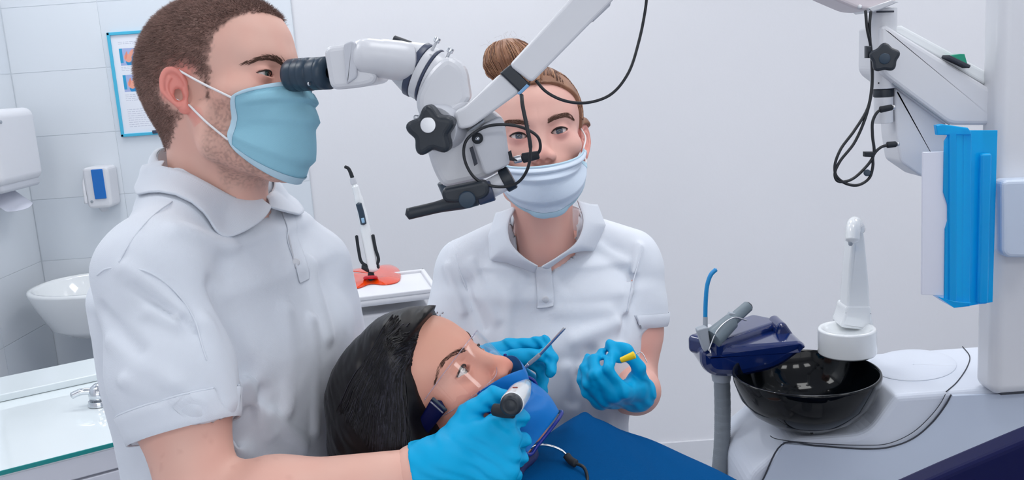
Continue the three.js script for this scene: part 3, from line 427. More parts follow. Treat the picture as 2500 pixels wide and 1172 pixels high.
  A2('arm_beam', outline([[2152, 66], [2164, 60], [2440, 228], [2440, 306], [2318, 306], [2182, 204], [2150, 180]], za, 0.11, 0.008, 0.008), M.white);
  A2('beam_cover', outline([[2160, 64], [2204, 62], [2440, 190], [2440, 226], [2420, 216]], za - 0.015, 0.10, 0.006), M.ceramic);
  A2('under_panel', outline([[2184, 212], [2312, 303], [2312, 440], [2250, 432], [2198, 396], [2188, 330]], za - 0.02, 0.07, 0.004, 0.006), M.whiteMatt);
  A2('beam_joint', sweep([onZ(2180, 203, za - 0.004), onZ(2318, 304, za - 0.004)], 0.0016, 10, 6), M.greyPlastic);
  const post = (y0, y1, r) => cyl(onZ(2157, y0, za - 0.03), onZ(2157, y1, za - 0.03), r, r, 32);
  A2('pivot_post', post(216, 20, 0.0225), M.white); A2('post_band', post(236, 217, 0.0178), M.black); A2('post_end', post(300, 236, 0.0166), M.white); A2('post_dot', cyl(onZ(2145, 203, za - 0.008), onZ(2145, 203, za - 0.0055), 0.0015), M.gap);
  { const pts = []; for (let i = 0; i < 50; i++) { const a = i / 50 * 6.2832, r = (31 + 3.5 * Math.cos(5 * (a - 0.3))) * 1.66 / FOCAL; pts.push([r * Math.cos(a), r * Math.sin(a)]); } const k0 = onZ(2158, 141, za + 0.045), z = V(-0.35, -0.05, 1).normalize(), kn = A2('star_knob', basis(extrude(pts, 0.026, 0.005), k0, V(0, 1, 0).cross(z), V(0, 1, 0)), M.black); A2('knob_cap', cyl(k0.clone().addScaledVector(z, 0.0245), k0.clone().addScaledVector(z, 0.028), 0.009), M.eyepiece, kn); A2('knob_shaft', cyl(k0.clone().addScaledVector(z, -0.05), k0, 0.01), M.paleGrey, kn); A2('knob_wing', outline([[2116, 112], [2128, 112], [2128, 142], [2116, 142]], za + 0.05, 0.012, 0.002), M.black, kn); }
  A2('switch_base', (() => { const a = onZ(2304, 140, za - 0.006), b = onZ(2358, 166, za - 0.006); return basis(box(a.distanceTo(b), 0.006, 0.03, 0.002).translate(a.distanceTo(b) / 2, 0.002, 0), a, b.clone().sub(a), V(0, 1, 0)); })(), M.gap);
  A2('rocker_switch', (() => { const a = onZ(2310, 141, za - 0.006), b = onZ(2352, 162, za - 0.006), l = a.distanceTo(b); return basis(extrude([[0, 0], [l, 0], [l * 0.62, 0.013], [l * 0.42, 0.010]], 0.022, 0.001).translate(0, 0.004, -0.011), a, b.clone().sub(a), V(0, 1, 0)); })(), M.green);
  // upper lamp arm
  const la = thing('lamp_arm', 'pale upper arm entering at the top edge above the black cables', 'arm', onZ(2150, 20, za)), L2 = (n, g, m, p = la) => wmesh(n, g, m, p);
  L2('arm_beam', outline([[1900, -70], [2030, -4], [2096, 24], [2130, 26], [2190, 8], [2190, -40], [1990, -140]], za + 0.01, 0.09, 0.006, 0.006), std([214, 206, 212], 0.4)); L2('arm_cap', outline([[2118, 20], [2176, 0], [2196, 4], [2150, 24], [2130, 30]], za + 0.014, 0.08, 0.002), M.steel); L2('joint_gap', sweep([onZ(2140, 29, za + 0.002), onZ(2182, 28, za + 0.002)], 0.0016, 8, 6), M.gap); L2('arm_screw', cyl(onZ(2099, 17, za + 0.009), onZ(2099, 17, za + 0.0125), 0.004), M.steel);
  // loose cables
  const cb = thing('equipment_cables', 'looped black cables hanging beside the white swinging arm', 'cable', onZ(2090, 440, za)), C2 = (n, pts, r = 3.6 * 1.66 / FOCAL) => wmesh(n, sweep(pts.map(([x, y, z = 0]) => onZ(x, y, za + 0.02 + z)), r, 90, 10), M.cable, cb);
  C2('cable', [[2113, 26], [2117, 70], [2126, 115, -0.005], [2129, 170, -0.005], [2128, 215], [2118, 265], [2085, 320], [2052, 365], [2038, 405], [2042, 430], [2065, 448], [2095, 452], [2122, 435], [2131, 405], [2132, 380], [2150, 360], [2180, 352]]);
  C2('cable', [[2126, 28], [2123, 60], [2125, 110, -0.01], [2130, 170, -0.01], [2127, 230], [2112, 290], [2085, 350], [2050, 395], [2038, 425], [2045, 442], [2075, 440], [2110, 412], [2133, 378], [2130, 330], [2131, 295], [2144, 272], [2165, 264]]);
  for (const [x, y, x2, y2] of [[2148, 268, 2178, 262], [2165, 354, 2188, 352]]) { wmesh('plug', cyl(onZ(x, y, za + 0.02), onZ(x2, y2, za + 0.02), 0.0058, 0.0052, 16), M.rubber, cb); wmesh('plug_ferrule', cyl(onZ(x2, y2, za + 0.02), onZ(x2 + 6, y2, za + 0.018), 0.0042), M.steel, cb); }
  wmesh('cable_clip', outline([[2112, 371], [2134, 371], [2134, 384], [2112, 383]], za + 0.03, 0.012, 0.002), M.rubber, cb); wmesh('cable_clip', cyl(onZ(2117, 422, za + 0.028), onZ(2117, 422, za + 0.012), 0.006), M.eyepiece, cb);
}
const maskBlue = phy([148, 202, 222], 0.85, { bumpMap: weave, bumpScale: 0.0003 }), maskPale = phy([214, 227, 243], 0.85, { bumpMap: weave, bumpScale: 0.0003 }), maskEdge = std([190, 220, 236], 0.85), strapMat = std([240, 238, 240], 0.7);
// ---------------------------------------------------------------- soft bodies: distance fields meshed by surface nets
const smin = (a, b, k) => { const h = k - Math.abs(a - b); return h > 0 ? Math.min(a, b) - h * h / (4 * k) : Math.min(a, b); };
const smax = (a, b, k) => -smin(-a, -b, k);
const ell = (cx, cy, cz, rx, ry, rz) => (x, y, z) => { const a = (x - cx) / rx, b = (y - cy) / ry, c = (z - cz) / rz, k0 = Math.sqrt(a * a + b * b + c * c), p = a / rx, q = b / ry, r = c / rz, k1 = Math.sqrt(p * p + q * q + r * r); return k1 < 1e-9 ? -Math.min(rx, ry, rz) : k0 * (k0 - 1) / k1; };
const cone = (a, b, ra, rb) => { const ax = a.x, ay = a.y, az = a.z, dx = b.x - ax, dy = b.y - ay, dz = b.z - az, L = 1 / (dx * dx + dy * dy + dz * dz + 1e-12), dr = rb - ra; return (x, y, z) => { const px = x - ax, py = y - ay, pz = z - az; let h = (px * dx + py * dy + pz * dz) * L; h = h < 0 ? 0 : h > 1 ? 1 : h; const ex = px - dx * h, ey = py - dy * h, ez = pz - dz * h; return Math.sqrt(ex * ex + ey * ey + ez * ez) - ra - dr * h; }; };
function union(list) {                 // list of [field, k]; negative k carves
  const F = list.map(l => l[0]), K = list.map(l => l[1]), n = F.length;
  return (x, y, z) => { let d = F[0](x, y, z); for (let i = 1; i < n; i++) { const e = F[i](x, y, z), k = K[i]; d = k > 0 ? smin(d, e, k) : smax(d, -e, -k); } return d; };
}
const rot = (f, m) => { const e = new THREE.Matrix4().copy(m).invert().elements; return (x, y, z) => f(e[0] * x + e[4] * y + e[8] * z + e[12], e[1] * x + e[5] * y + e[9] * z + e[13], e[2] * x + e[6] * y + e[10] * z + e[14]); };
const axes = (o, fwd, up) => { const Z = fwd.clone().normalize(), X = up.clone().cross(Z).normalize(), Y = Z.clone().cross(X); return new THREE.Matrix4().makeBasis(X, Y, Z).setPosition(o); };
function net(f, lo, hi, cell, color) {
  const nx = Math.ceil((hi.x - lo.x) / cell) + 1, ny = Math.ceil((hi.y - lo.y) / cell) + 1, nz = Math.ceil((hi.z - lo.z) / cell) + 1, G = new Float32Array(nx * ny * nz), BL = 6, far = cell * BL * 0.87 * 1.7;
  for (let k0 = 0; k0 < nz; k0 += BL) for (let j0 = 0; j0 < ny; j0 += BL) for (let i0 = 0; i0 < nx; i0 += BL) {
    const k1 = Math.min(nz, k0 + BL), j1 = Math.min(ny, j0 + BL), i1 = Math.min(nx, i0 + BL), c = f(lo.x + (i0 + i1 - 1) / 2 * cell, lo.y + (j0 + j1 - 1) / 2 * cell, lo.z + (k0 + k1 - 1) / 2 * cell), skip = Math.abs(c) > far;
    for (let k = k0; k < k1; k++) for (let j = j0; j < j1; j++) for (let i = i0; i < i1; i++) G[(k * ny + j) * nx + i] = skip ? c : f(lo.x + i * cell, lo.y + j * cell, lo.z + k * cell);
  }
  const id = new Int32Array(nx * ny * nz).fill(-1), pos = [], idx = [], S = [1, nx, nx * ny];
  for (let k = 0; k < nz - 1; k++) for (let j = 0; j < ny - 1; j++) for (let i = 0; i < nx - 1; i++) {
    const o = (k * ny + j) * nx + i; let m = 0; for (let c = 0; c < 8; c++) if (G[o + (c & 1) + (c >> 1 & 1) * nx + (c >> 2) * nx * ny] < 0) m |= 1 << c;
    if (m === 0 || m === 255) continue;
    let sx = 0, sy = 0, sz = 0, n = 0;
    for (let a = 0; a < 3; a++) for (let c = 0; c < 8; c++) { if (c >> a & 1) continue; const d = c | 1 << a; if ((m >> c & 1) === (m >> d & 1)) continue; const va = G[o + (c & 1) + (c >> 1 & 1) * nx + (c >> 2) * nx * ny], vb = G[o + (d & 1) + (d >> 1 & 1) * nx + (d >> 2) * nx * ny], t = va / (va - vb); sx += (c & 1) + (a === 0 ? t : 0); sy += (c >> 1 & 1) + (a === 1 ? t : 0); sz += (c >> 2) + (a === 2 ? t : 0); n++; }
    id[o] = pos.length / 3; pos.push(lo.x + (i + sx / n) * cell, lo.y + (j + sy / n) * cell, lo.z + (k + sz / n) * cell);
  }
  for (let k = 1; k < nz - 1; k++) for (let j = 1; j < ny - 1; j++) for (let i = 1; i < nx - 1; i++) {
    const o = (k * ny + j) * nx + i, s = G[o] < 0;
    for (let a = 0; a < 3; a++) { if (s === (G[o + S[a]] < 0)) continue; const u = S[(a + 1) % 3], v = S[(a + 2) % 3], p = id[o], q = id[o - u], r = id[o - u - v], t = id[o - v]; if (p < 0 || q < 0 || r < 0 || t < 0) continue; s ? idx.push(p, q, r, p, r, t) : idx.push(p, r, q, p, t, r); }
  }
  const N = pos.length / 3, nor = new Float32Array(N * 3), h = cell * 0.6, col = color ? new Float32Array(N * 3) : null;
  for (let i = 0; i < N; i++) {
    const x = pos[3 * i], y = pos[3 * i + 1], z = pos[3 * i + 2], a = f(x + h, y - h, z - h), b = f(x - h, y - h, z + h), c = f(x - h, y + h, z - h), d = f(x + h, y + h, z + h); let u = a - b - c + d, v = -a - b + c + d, w = -a + b - c + d; const l = Math.hypot(u, v, w) || 1; u /= l; v /= l; w /= l;
    nor[3 * i] = u; nor[3 * i + 1] = v; nor[3 * i + 2] = w; if (color) { const q = color(x, y, z, u, v, w); col[3 * i] = q[0]; col[3 * i + 1] = q[1]; col[3 * i + 2] = q[2]; }
  }
  const g = new THREE.BufferGeometry(); g.setAttribute('position', new THREE.Float32BufferAttribute(pos, 3)); g.setAttribute('normal', new THREE.BufferAttribute(nor, 3)); if (col) g.setAttribute('color', new THREE.BufferAttribute(col, 3)); g.setAttribute('uv', new THREE.Float32BufferAttribute(new Float32Array(N * 2), 2)); g.setIndex(idx); return g;
}
function planarUV(g, X, Y, s = 1) { const p = g.attributes.position, u = g.attributes.uv; for (let i = 0; i < p.count; i++) { const v = V(p.getX(i), p.getY(i), p.getZ(i)); u.setXY(i, v.dot(X) * s, v.dot(Y) * s); } return g; }
const grad = (f, p, h = 0.001) => V(f(p.x + h, p.y, p.z) - f(p.x - h, p.y, p.z), f(p.x, p.y + h, p.z) - f(p.x, p.y - h, p.z), f(p.x, p.y, p.z + h) - f(p.x, p.y, p.z - h)).normalize();
function push(f, p, off, only = true) { for (let i = 0; i < 5; i++) { const d = f(p.x, p.y, p.z); if (only && d >= off) break; p.addScaledVector(grad(f, p), off - d); } return p; }   // out of (or on to) a surface
function hit(f, px, py, d0, d1) { let d = d0; for (let i = 0; i < 90; i++) { const p = at(px, py, d), e = f(p.x, p.y, p.z); if (e < 0.0004) break; d += e * 0.8; if (d > d1) break; } return at(px, py, d); }

// torso: elliptical sections down a spine, in axes (left, up, front) at the base of the neck
const torso = (mat, S) => rot((x, y, z) => { let i = 0; while (i < S.length - 2 && y < S[i + 1][0]) i++; const a = S[i], b = S[i + 1], t0 = clamp((a[0] - y) / (a[0] - b[0])), t = t0 * t0 * (3 - 2 * t0), w = lerp(a[1], b[1], t), d = lerp(a[2], b[2], t), zc = lerp(a[3], b[3], t), X = Math.abs(x) / w, Z = Math.abs(z - zc) / d, k = Math.pow(X ** 2.4 + Z ** 2.4, 1 / 2.4), q = (k - 1) * Math.min(w, d); const top = y - S[0][0], bot = S[S.length - 1][0] - y; return Math.max(q, Math.max(top, bot)) * 0.85; }, mat);
const crease = (a, b, w, h) => { const c = cone(a, b, 0, 0); return (x, y, z) => { const d = c(x, y, z) / w; return d > 3 ? 0 : h * Math.exp(-d * d); }; };

// head in its own axes: x to its left, y up, z forward, origin between the ear holes
function headShape({ jaw = 1, brow = 1, nose = 1, chin = 1, ear = 1, open = 1, eyeTilt = 0.08, lidDrop = 0 }) {
  const P = (x, y, z) => V(x, y, z);
  const base = union([[ell(0, 0.046, -0.012, 0.0745, 0.083, 0.098), 1], [ell(0, 0.056, 0.034, 0.0605, 0.056, 0.058), 0.03], [ell(0, 0.012, -0.052, 0.056, 0.052, 0.046), 0.03], [ell(0, -0.015, 0.046, 0.0555 * jaw, 0.066, 0.044), 0.025], [ell(0.046, -0.006, 0.049, 0.02, 0.0155, 0.026), 0.022], [ell(0, -0.046, 0.068, 0.034, 0.034, 0.028), 0.022],
    [cone(P(0.055 * jaw, -0.03, 0.006), P(0.049 * jaw, -0.064, 0.017), 0.014, 0.014), 0.022], [cone(P(0.049 * jaw, -0.064, 0.017), P(0.017 * chin, -0.096, 0.072), 0.0145, 0.013), 0.024], [ell(0, -0.058, 0.036, 0.047 * jaw, 0.042, 0.042), 0.024], [ell(0, -0.094, 0.077, 0.02 * chin, 0.0165, 0.0155), 0.02],
    [cone(P(0.007, 0.036, 0.0865), P(0.041, 0.041, 0.068), 0.0095 * brow, 0.0085 * brow), 0.018], [ell(0.034, 0.0165, 0.0985, 0.0185, 0.0125, 0.0145), -0.016],
    [cone(P(0, 0.031, 0.0855), P(0, -0.010, 0.109 * (0.35 + 0.65 * nose)), 0.0078, 0.0098), 0.013], [ell(0, -0.0175, 0.1115 * (0.35 + 0.65 * nose), 0.0118, 0.0108, 0.0118), 0.009], [ell(0.0128, -0.0215, 0.1005, 0.0082, 0.0078, 0.0105), 0.008], [ell(0, -0.0515, 0.093, 0.02, 0.006, 0.009), 0.008], [ell(0, -0.0635, 0.0915, 0.017, 0.007, 0.008), 0.008], [ell(0.0068, -0.0285, 0.1055, 0.0042, 0.004, 0.0055), -0.003]]);
  // ear axes
  const E = P(0.0715, 0.001, -0.004), eu = P(0.08, 0.97, -0.2).normalize(), eb0 = P(0.50, 0.1, -0.86), eb = eb0.clone().addScaledVector(eu, -eb0.dot(eu)).normalize(), en = eb.clone().cross(eu).normalize(); if (en.x < 0) en.negate();
  const earF = (x, y, z) => {
    const px = x - E.x, py = y - E.y, pz = z - E.z; if (px * px + py * py + pz * pz > 0.0045) return 0.03 + Math.sqrt(px * px + py * py + pz * pz) * 0.2;
    let u = (px * eu.x + py * eu.y + pz * eu.z) / ear, b = (px * eb.x + py * eb.y + pz * eb.z) / ear, n = (px * en.x + py * en.y + pz * en.z) / ear;
    const du = u - 0.005, taper = 1 - clamp(-du / 0.034) * 0.42, db = b - 0.0135 + clamp(-du / 0.034) * 0.004, A = 0.0305, B = 0.0182 * taper, k = Math.sqrt(du * du / (A * A) + db * db / (B * B)), av = 0.021;
    const disc = Math.max((k - 1) * 0.017, Math.abs(n - 0.001) - 0.0024);
    const ringFade = sstep(0.004, -0.006, b) * sstep(0.012, -0.004, u) * 0.006;
    const helix = Math.sqrt(((k - 0.95) * av) ** 2 + (n - 0.0042) ** 2) - 0.0036 + ringFade;
    const k2 = Math.sqrt((du + 0.001) ** 2 / (0.0185 * 0.0185) + (db - 0.0006) ** 2 / (0.0102 * 0.0102)), anti = Math.sqrt(((k2 - 0.98) * 0.0125) ** 2 + (n - 0.0045) ** 2) - 0.0026 + sstep(0.004, -0.008, db) * 0.006;
    let d = smin(disc, helix, 0.004); d = smin(d, anti, 0.003);
    const con = ell(-0.004, 0.0105, 0.0065, 0.0125, 0.0085, 0.0085)(u, b, n); d = smax(d, -con, 0.003);
    d = smin(d, ell(-0.0255, 0.0085, 0.002, 0.0095, 0.0085, 0.0042)(u, b, n), 0.005);
    d = smin(d, ell(-0.003, 0.0005, 0.003, 0.0068, 0.004, 0.0045)(u, b, n), 0.004);
    return d * ear * 0.9;
  };
  const er = 0.0123, ec = P(0.0315, 0.0165, 0.0735), W = 0.0148, H = 0.0052 * open;
  const eye = (x, y, z) => { const ex = x - ec.x, ey = y - ec.y - ex * eyeTilt, ez = z - ec.z; const q = 1 - (ex / W) ** 2, up = H * 1.05 * q - lidDrop, dn = -H * 0.85 * q; return [Math.sqrt(ex * ex + (y - ec.y) ** 2 + ez * ez), Math.max(ey - up, dn - ey), ez]; };
  const f = (x0, y, z) => {
    const x = Math.abs(x0); let d = base(x, y, z); const fold = Math.exp(-(((y - ec.y - 0.0085) / 0.0016) ** 2)) * Math.exp(-(((x - ec.x) / 0.014) ** 2)) * 0.0009; d += z > 0.05 ? fold : 0;
    d = smin(d, earF(x, y, z), 0.006);
    const dx = x - ec.x, dy = y - ec.y, dz = z - ec.z; if (dx * dx + dy * dy + dz * dz < 0.0016) { const [r, ap, ez] = eye(x, y, z); d = smin(d, Math.max(r - er - 0.0017, -ap * 0.8), 0.006); if (ez > 0) d = Math.max(d, -Math.max(r - er - 0.012, ap * 0.9)); }
    return d;
  };
  return { f, ec, er, W, H, E, eyeTilt, lidDrop };
}
// hand joints as bones; returns a field and its corners. side +1: thumb on m x f (left hand), -1: right hand
function handShape({ w, f, m, left, s = 1, curl, thumb, cuff, k0 = 0.010 }) {
  const F = f.clone().normalize(), Mn = m.clone().addScaledVector(F, -m.dot(F)).normalize(), T = left ? Mn.clone().cross(F) : F.clone().cross(Mn);
  const pt = (a, b, c) => w.clone().addScaledVector(F, a * s).addScaledVector(T, b * s).addScaledVector(Mn, c * s);
  const rootW = [0.014, 0.005, -0.005, -0.014], mcp = [[0.088, 0.027], [0.090, 0.0085], [0.084, -0.010], [0.076, -0.027]], len = [[0.043, 0.026, 0.021], [0.047, 0.030, 0.022], [0.044, 0.028, 0.022], [0.035, 0.021, 0.019]], R = [0.0094, 0.0096, 0.0092, 0.0082];
  const palm = [], fingers = [], pts = [];
  for (let i = 0; i < 4; i++) { const a = pt(0.004, rootW[i], 0), b = pt(mcp[i][0], mcp[i][1], -0.002); palm.push([cone(a, b, 0.0165 * s, 0.0118 * s), 0.012 * s]); pts.push(a, b);
    const [c1, c2, c3, sp] = curl[i]; let ang = 0, p = b; const chain = []; [c1, c2, c3].forEach((c, j) => { ang += c; const d = F.clone().multiplyScalar(Math.cos(ang)).addScaledVector(Mn, Math.sin(ang)).addScaledVector(T, (sp || 0)).normalize(), e = p.clone().addScaledVector(d, len[i][j] * s); chain.push([cone(p, e, (R[i] - 0.0006 * j) * s, (R[i] - 0.0008 * (j + 1)) * s), 0.003 * s]); pts.push(e); p = e; }); fingers.push(union(chain)); }
  palm.push([cone(pt(0.03, 0.018, 0.008), pt(0.06, 0.02, 0.006), 0.014 * s, 0.012 * s), 0.014 * s], [cone(pt(0.02, -0.014, 0.008), pt(0.06, -0.02, 0.006), 0.014 * s, 0.012 * s), 0.014 * s]);
  let p = pt(0.022, 0.022, 0.008); const th = []; const TL = [0.044, 0.034, 0.028], TR = [0.0145, 0.0112, 0.0102, 0.0085]; thumb.forEach((d, j) => { const v = V(0, 0, 0).addScaledVector(F, d[0]).addScaledVector(T, d[1]).addScaledVector(Mn, d[2]).normalize(), e = p.clone().addScaledVector(v, TL[j] * s); th.push([cone(p, e, TR[j] * s, TR[j + 1] * s), 0.005 * s]); pts.push(e); p = e; });
  const pf = union(palm), tf = union(th), extra = cuff || [];
  const fld = (x, y, z) => { let d = pf(x, y, z); for (const q of fingers) d = smin(d, q(x, y, z), k0 * s * 0.6); d = smin(d, tf(x, y, z), k0 * s); for (const e of extra) d = smin(d, e[0](x, y, z), e[1]); return d; };
  const lo = V(9, 9, 9), hi = V(-9, -9, -9); for (const q of [...pts, ...(cuff ? cuff.pts : [])]) { lo.min(q); hi.max(q); } lo.subScalar(0.045); hi.addScalar(0.045);
  return { f: fld, lo, hi, pt, thumbTip: p };
}
const skinMat = phy([255, 255, 255], 0.52, { vertexColors: true, sheen: 0.15, sheenColor: new THREE.Color(0.9, 0.5, 0.4), sheenRoughness: 0.6 });
const gloveMat = phy([0, 166, 220], 0.5, { specularIntensity: 0.35 });
const shirtMat = phy([221, 227, 237], 0.9, { bumpMap: weave, bumpScale: 0.00025, sheen: 0.2, sheenColor: new THREE.Color(1, 1, 1) });
const sclera = phy([235, 228, 226], 0.12, { vertexColors: true, clearcoat: 1, clearcoatRoughness: 0.03 });
const srgb = (r, g, b) => { const c = lin(r, g, b); return [c.r, c.g, c.b]; };
const mixc = (a, b, t) => [lerp(a[0], b[0], t), lerp(a[1], b[1], t), lerp(a[2], b[2], t)];
function eyeball(parent, h, mat, sc, gaze, iris) {
  for (const sd of [-1, 1]) {
    const g = new THREE.SphereGeometry(h.er, 48, 36), p = g.attributes.position, col = new Float32Array(p.count * 3), d = gaze.clone().normalize(), I = srgb(...iris), Wh = srgb(238, 232, 230), D = [0.004, 0.004, 0.005];
    for (let i = 0; i < p.count; i++) { const a = Math.acos(clamp((p.getX(i) * d.x + p.getY(i) * d.y + p.getZ(i) * d.z) / h.er, -1, 1)), c = a < 0.19 ? D : a < 0.46 ? mixc(I, [I[0] * 0.35, I[1] * 0.35, I[2] * 0.35], sstep(0.36, 0.46, a)) : a < 0.52 ? mixc([0.03, 0.03, 0.035], Wh, (a - 0.46) / 0.06) : Wh; col.set(c, 3 * i); }
    g.setAttribute('color', new THREE.BufferAttribute(col, 3)); g.translate(sd * h.ec.x, h.ec.y, h.ec.z).applyMatrix4(mat); wmesh('eye', g, sclera, parent);
    const lash = [], f2 = []; for (let k = 0; k <= 12; k++) { const ex = (k / 12 * 2 - 1) * h.W * 0.97, q = 1 - (ex / h.W) ** 2, ey = h.H * 1.05 * q - h.lidDrop + ex * h.eyeTilt, r = h.er + 0.0021, z2 = r * r - ex * ex - ey * ey; lash.push(V(sd * (h.ec.x + ex), h.ec.y + ey, h.ec.z + Math.sqrt(Math.max(z2, 0.00002))).applyMatrix4(mat)); }
    wmesh('eyelashes', sweep(lash, u => 0.0009 * sc * (0.5 + Math.sin(u * 3.14)) * 0.75, 24, 6), lashMat, parent);
  }
}
const lashMat = std([38, 28, 26], 0.8);
function brows(parent, h, mat, pts, m, n = 130, len = 0.009, rad = 0.00042, wd = 0.0036) {   // pts in head axes, right side (x < 0 mirrored)
  for (const sd of [-1, 1]) {
    const G = []; const c = new THREE.CatmullRomCurve3(pts.map(p => V(sd * p[0], p[1], p[2])));
    for (let i = 0; i < n; i++) { const t = rnd(), p = c.getPoint(t), tg = c.getTangent(t), a = V(p.x + rr(-0.001, 0.001), p.y + rr(-1, 1) * wd * (1 - 0.65 * t), p.z); push(h.f, a, 0.0002, false); const b = a.clone().addScaledVector(tg, len * rr(0.7, 1.1)).add(V(0, 0.0025 * (1 - t * 1.6) * rr(0.4, 1.3), 0)); push(h.f, b, 0.0009, false); G.push(sweep([a, b], u => rad * (1 - 0.75 * u), 2, 3)); }
    const g = merge(G); g.applyMatrix4(mat); wmesh('eyebrow', g, m, parent);
  }
}
// pleated face mask in head axes
function faceMask(parent, h, mat, { top, mid, bot, sideT, sideB, body, edge, strap, ears }) {
  const f = h.f, N = 44, MV = 40;
  const cen = new THREE.CatmullRomCurve3([V(0, top[0], top[1]), V(0, lerp(top[0], mid[0], 0.5), lerp(top[1], mid[1], 0.75)), V(0, mid[0], mid[1]), V(0, lerp(mid[0], bot[0], 0.6), lerp(mid[1], bot[1], 0.35)), V(0, bot[0], bot[1])]);
  const pt = (u, v, off = 0) => {
    const s = u * 2 - 1, a = s * 1.42, c = cen.getPoint(v), e = V(...sideT).lerp(V(...sideB), v); e.x += 0.004 * Math.sin(v * Math.PI * 3); const q = (Math.cos(a) - Math.cos(1.42)) / (1 - Math.cos(1.42)), q2 = Math.pow(q, 0.8);
    const pl = (v * 3.6) % 1, pleat = v > 0.12 && v < 0.95 ? 0.0062 * (pl < 0.8 ? pl / 0.8 : (1 - pl) / 0.2) * (0.35 + 0.65 * q) : 0;
    const p = V(Math.sin(a) / Math.sin(1.42) * e.x, lerp(e.y, c.y, q2), lerp(e.z, c.z, q)); p.z += (pleat + off) * (0.4 + 0.6 * q); p.x += s * (pleat + off) * 0.8;
    return push(f, p, 0.0028 + off);
  };
  const place = g => g.applyMatrix4(mat);
  const mk = wmesh('face_mask', place(sheet(N, MV, 0.0012, (u, v) => pt(u, v))), body, parent);
  const strip = (fn, w) => wmesh('mask_edge', place(sheet(N, 2, 0.0012, fn)), edge, mk);
  strip((u, v) => pt(u, v * 0.055, 0.0012)); strip((u, v) => pt(u, 0.945 + v * 0.055, 0.0012));
  for (const s of [0, 1]) {
    wmesh('mask_edge', place(sheet(2, MV, 0.0012, (u, v) => pt(s ? 1 - u * 0.025 : u * 0.025, v, 0.0012))), edge, mk);
    const sg = s ? 1 : -1, e1 = pt(s, 0.03, 0.001), e2 = pt(s, 0.97, 0.001), top1 = V(sg * ears[0][0], ears[0][1], ears[0][2]), bo = V(sg * ears[1][0], ears[1][1], ears[1][2]), m1 = push(f, e1.clone().lerp(top1, 0.5).add(V(sg * 0.006, 0, 0)), 0.0012, true), m2 = push(f, e2.clone().lerp(bo, 0.5).add(V(sg * 0.004, 0, 0)), 0.0012, true), bk = V(sg * ears[2][0], ears[2][1], ears[2][2]);
    wmesh('ear_loop', place(merge([sweep([e1, m1, top1], 0.0014, 24, 8), sweep([e2, m2, bo], 0.0014, 24, 8), sweep([top1, bk, bo], 0.0014, 20, 8)])), strap, mk);
  }
}
function strands(list, f, off, r, n = 14) { const G = []; for (const pts of list) { const P = smooth(pts, n).map(p => push(f, p, off * rr(0.4, 1.4), false)); const rad = r * rr(0.6, 1.3); G.push(sweep(P, u => rad * Math.min(1, 8 * (1 - u) + 0.15), n, 3)); } return merge(G); }
// ---------------------------------------------------------------- people
const joinSkin = list => mergeGeometries(list);
const scaled = (m, s) => m.clone().multiply(new THREE.Matrix4().makeScale(s, s, s));
const inv = (m, p) => p.clone().applyMatrix4(new THREE.Matrix4().copy(m).invert());
function curlSet(a) { return a.map(c => c.map((v, i) => i < 3 ? v * Math.PI / 180 : v)); }
function legs(hips, side, fwd, len) {   // trousers down to the floor, shoes
  const out = []; for (const s of [-1, 1]) { const h = hips.clone().addScaledVector(side, s * 0.085), k = V(h.x, h.y * 0.5, h.z).addScaledVector(side, s * 0.015), a = V(h.x, 0.09, h.z).addScaledVector(side, s * 0.025); out.push([cone(h, k, 0.088, 0.062), 0.03], [cone(k, a, 0.062, 0.052), 0.03]); } return out;
}
function shoes(parent, hips, side, fwd, m) { for (const s of [-1, 1]) { const a = V(hips.x, 0.04, hips.z).addScaledVector(side, s * 0.11), b = a.clone().addScaledVector(fwd, 0.15); const f = union([[cone(a.clone().addScaledVector(fwd, -0.05), b, 0.04, 0.036), 1], [cone(a.clone().setY(0.08), a.clone().setY(0.1), 0.04, 0.04), 0.03]]); wmesh('shoe', net((x, y, z) => Math.max(f(x, y, z), -y + 0.0005), a.clone().min(b).subScalar(0.12).setY(-0.02), a.clone().max(b).addScalar(0.12), 0.008), m, parent); } }

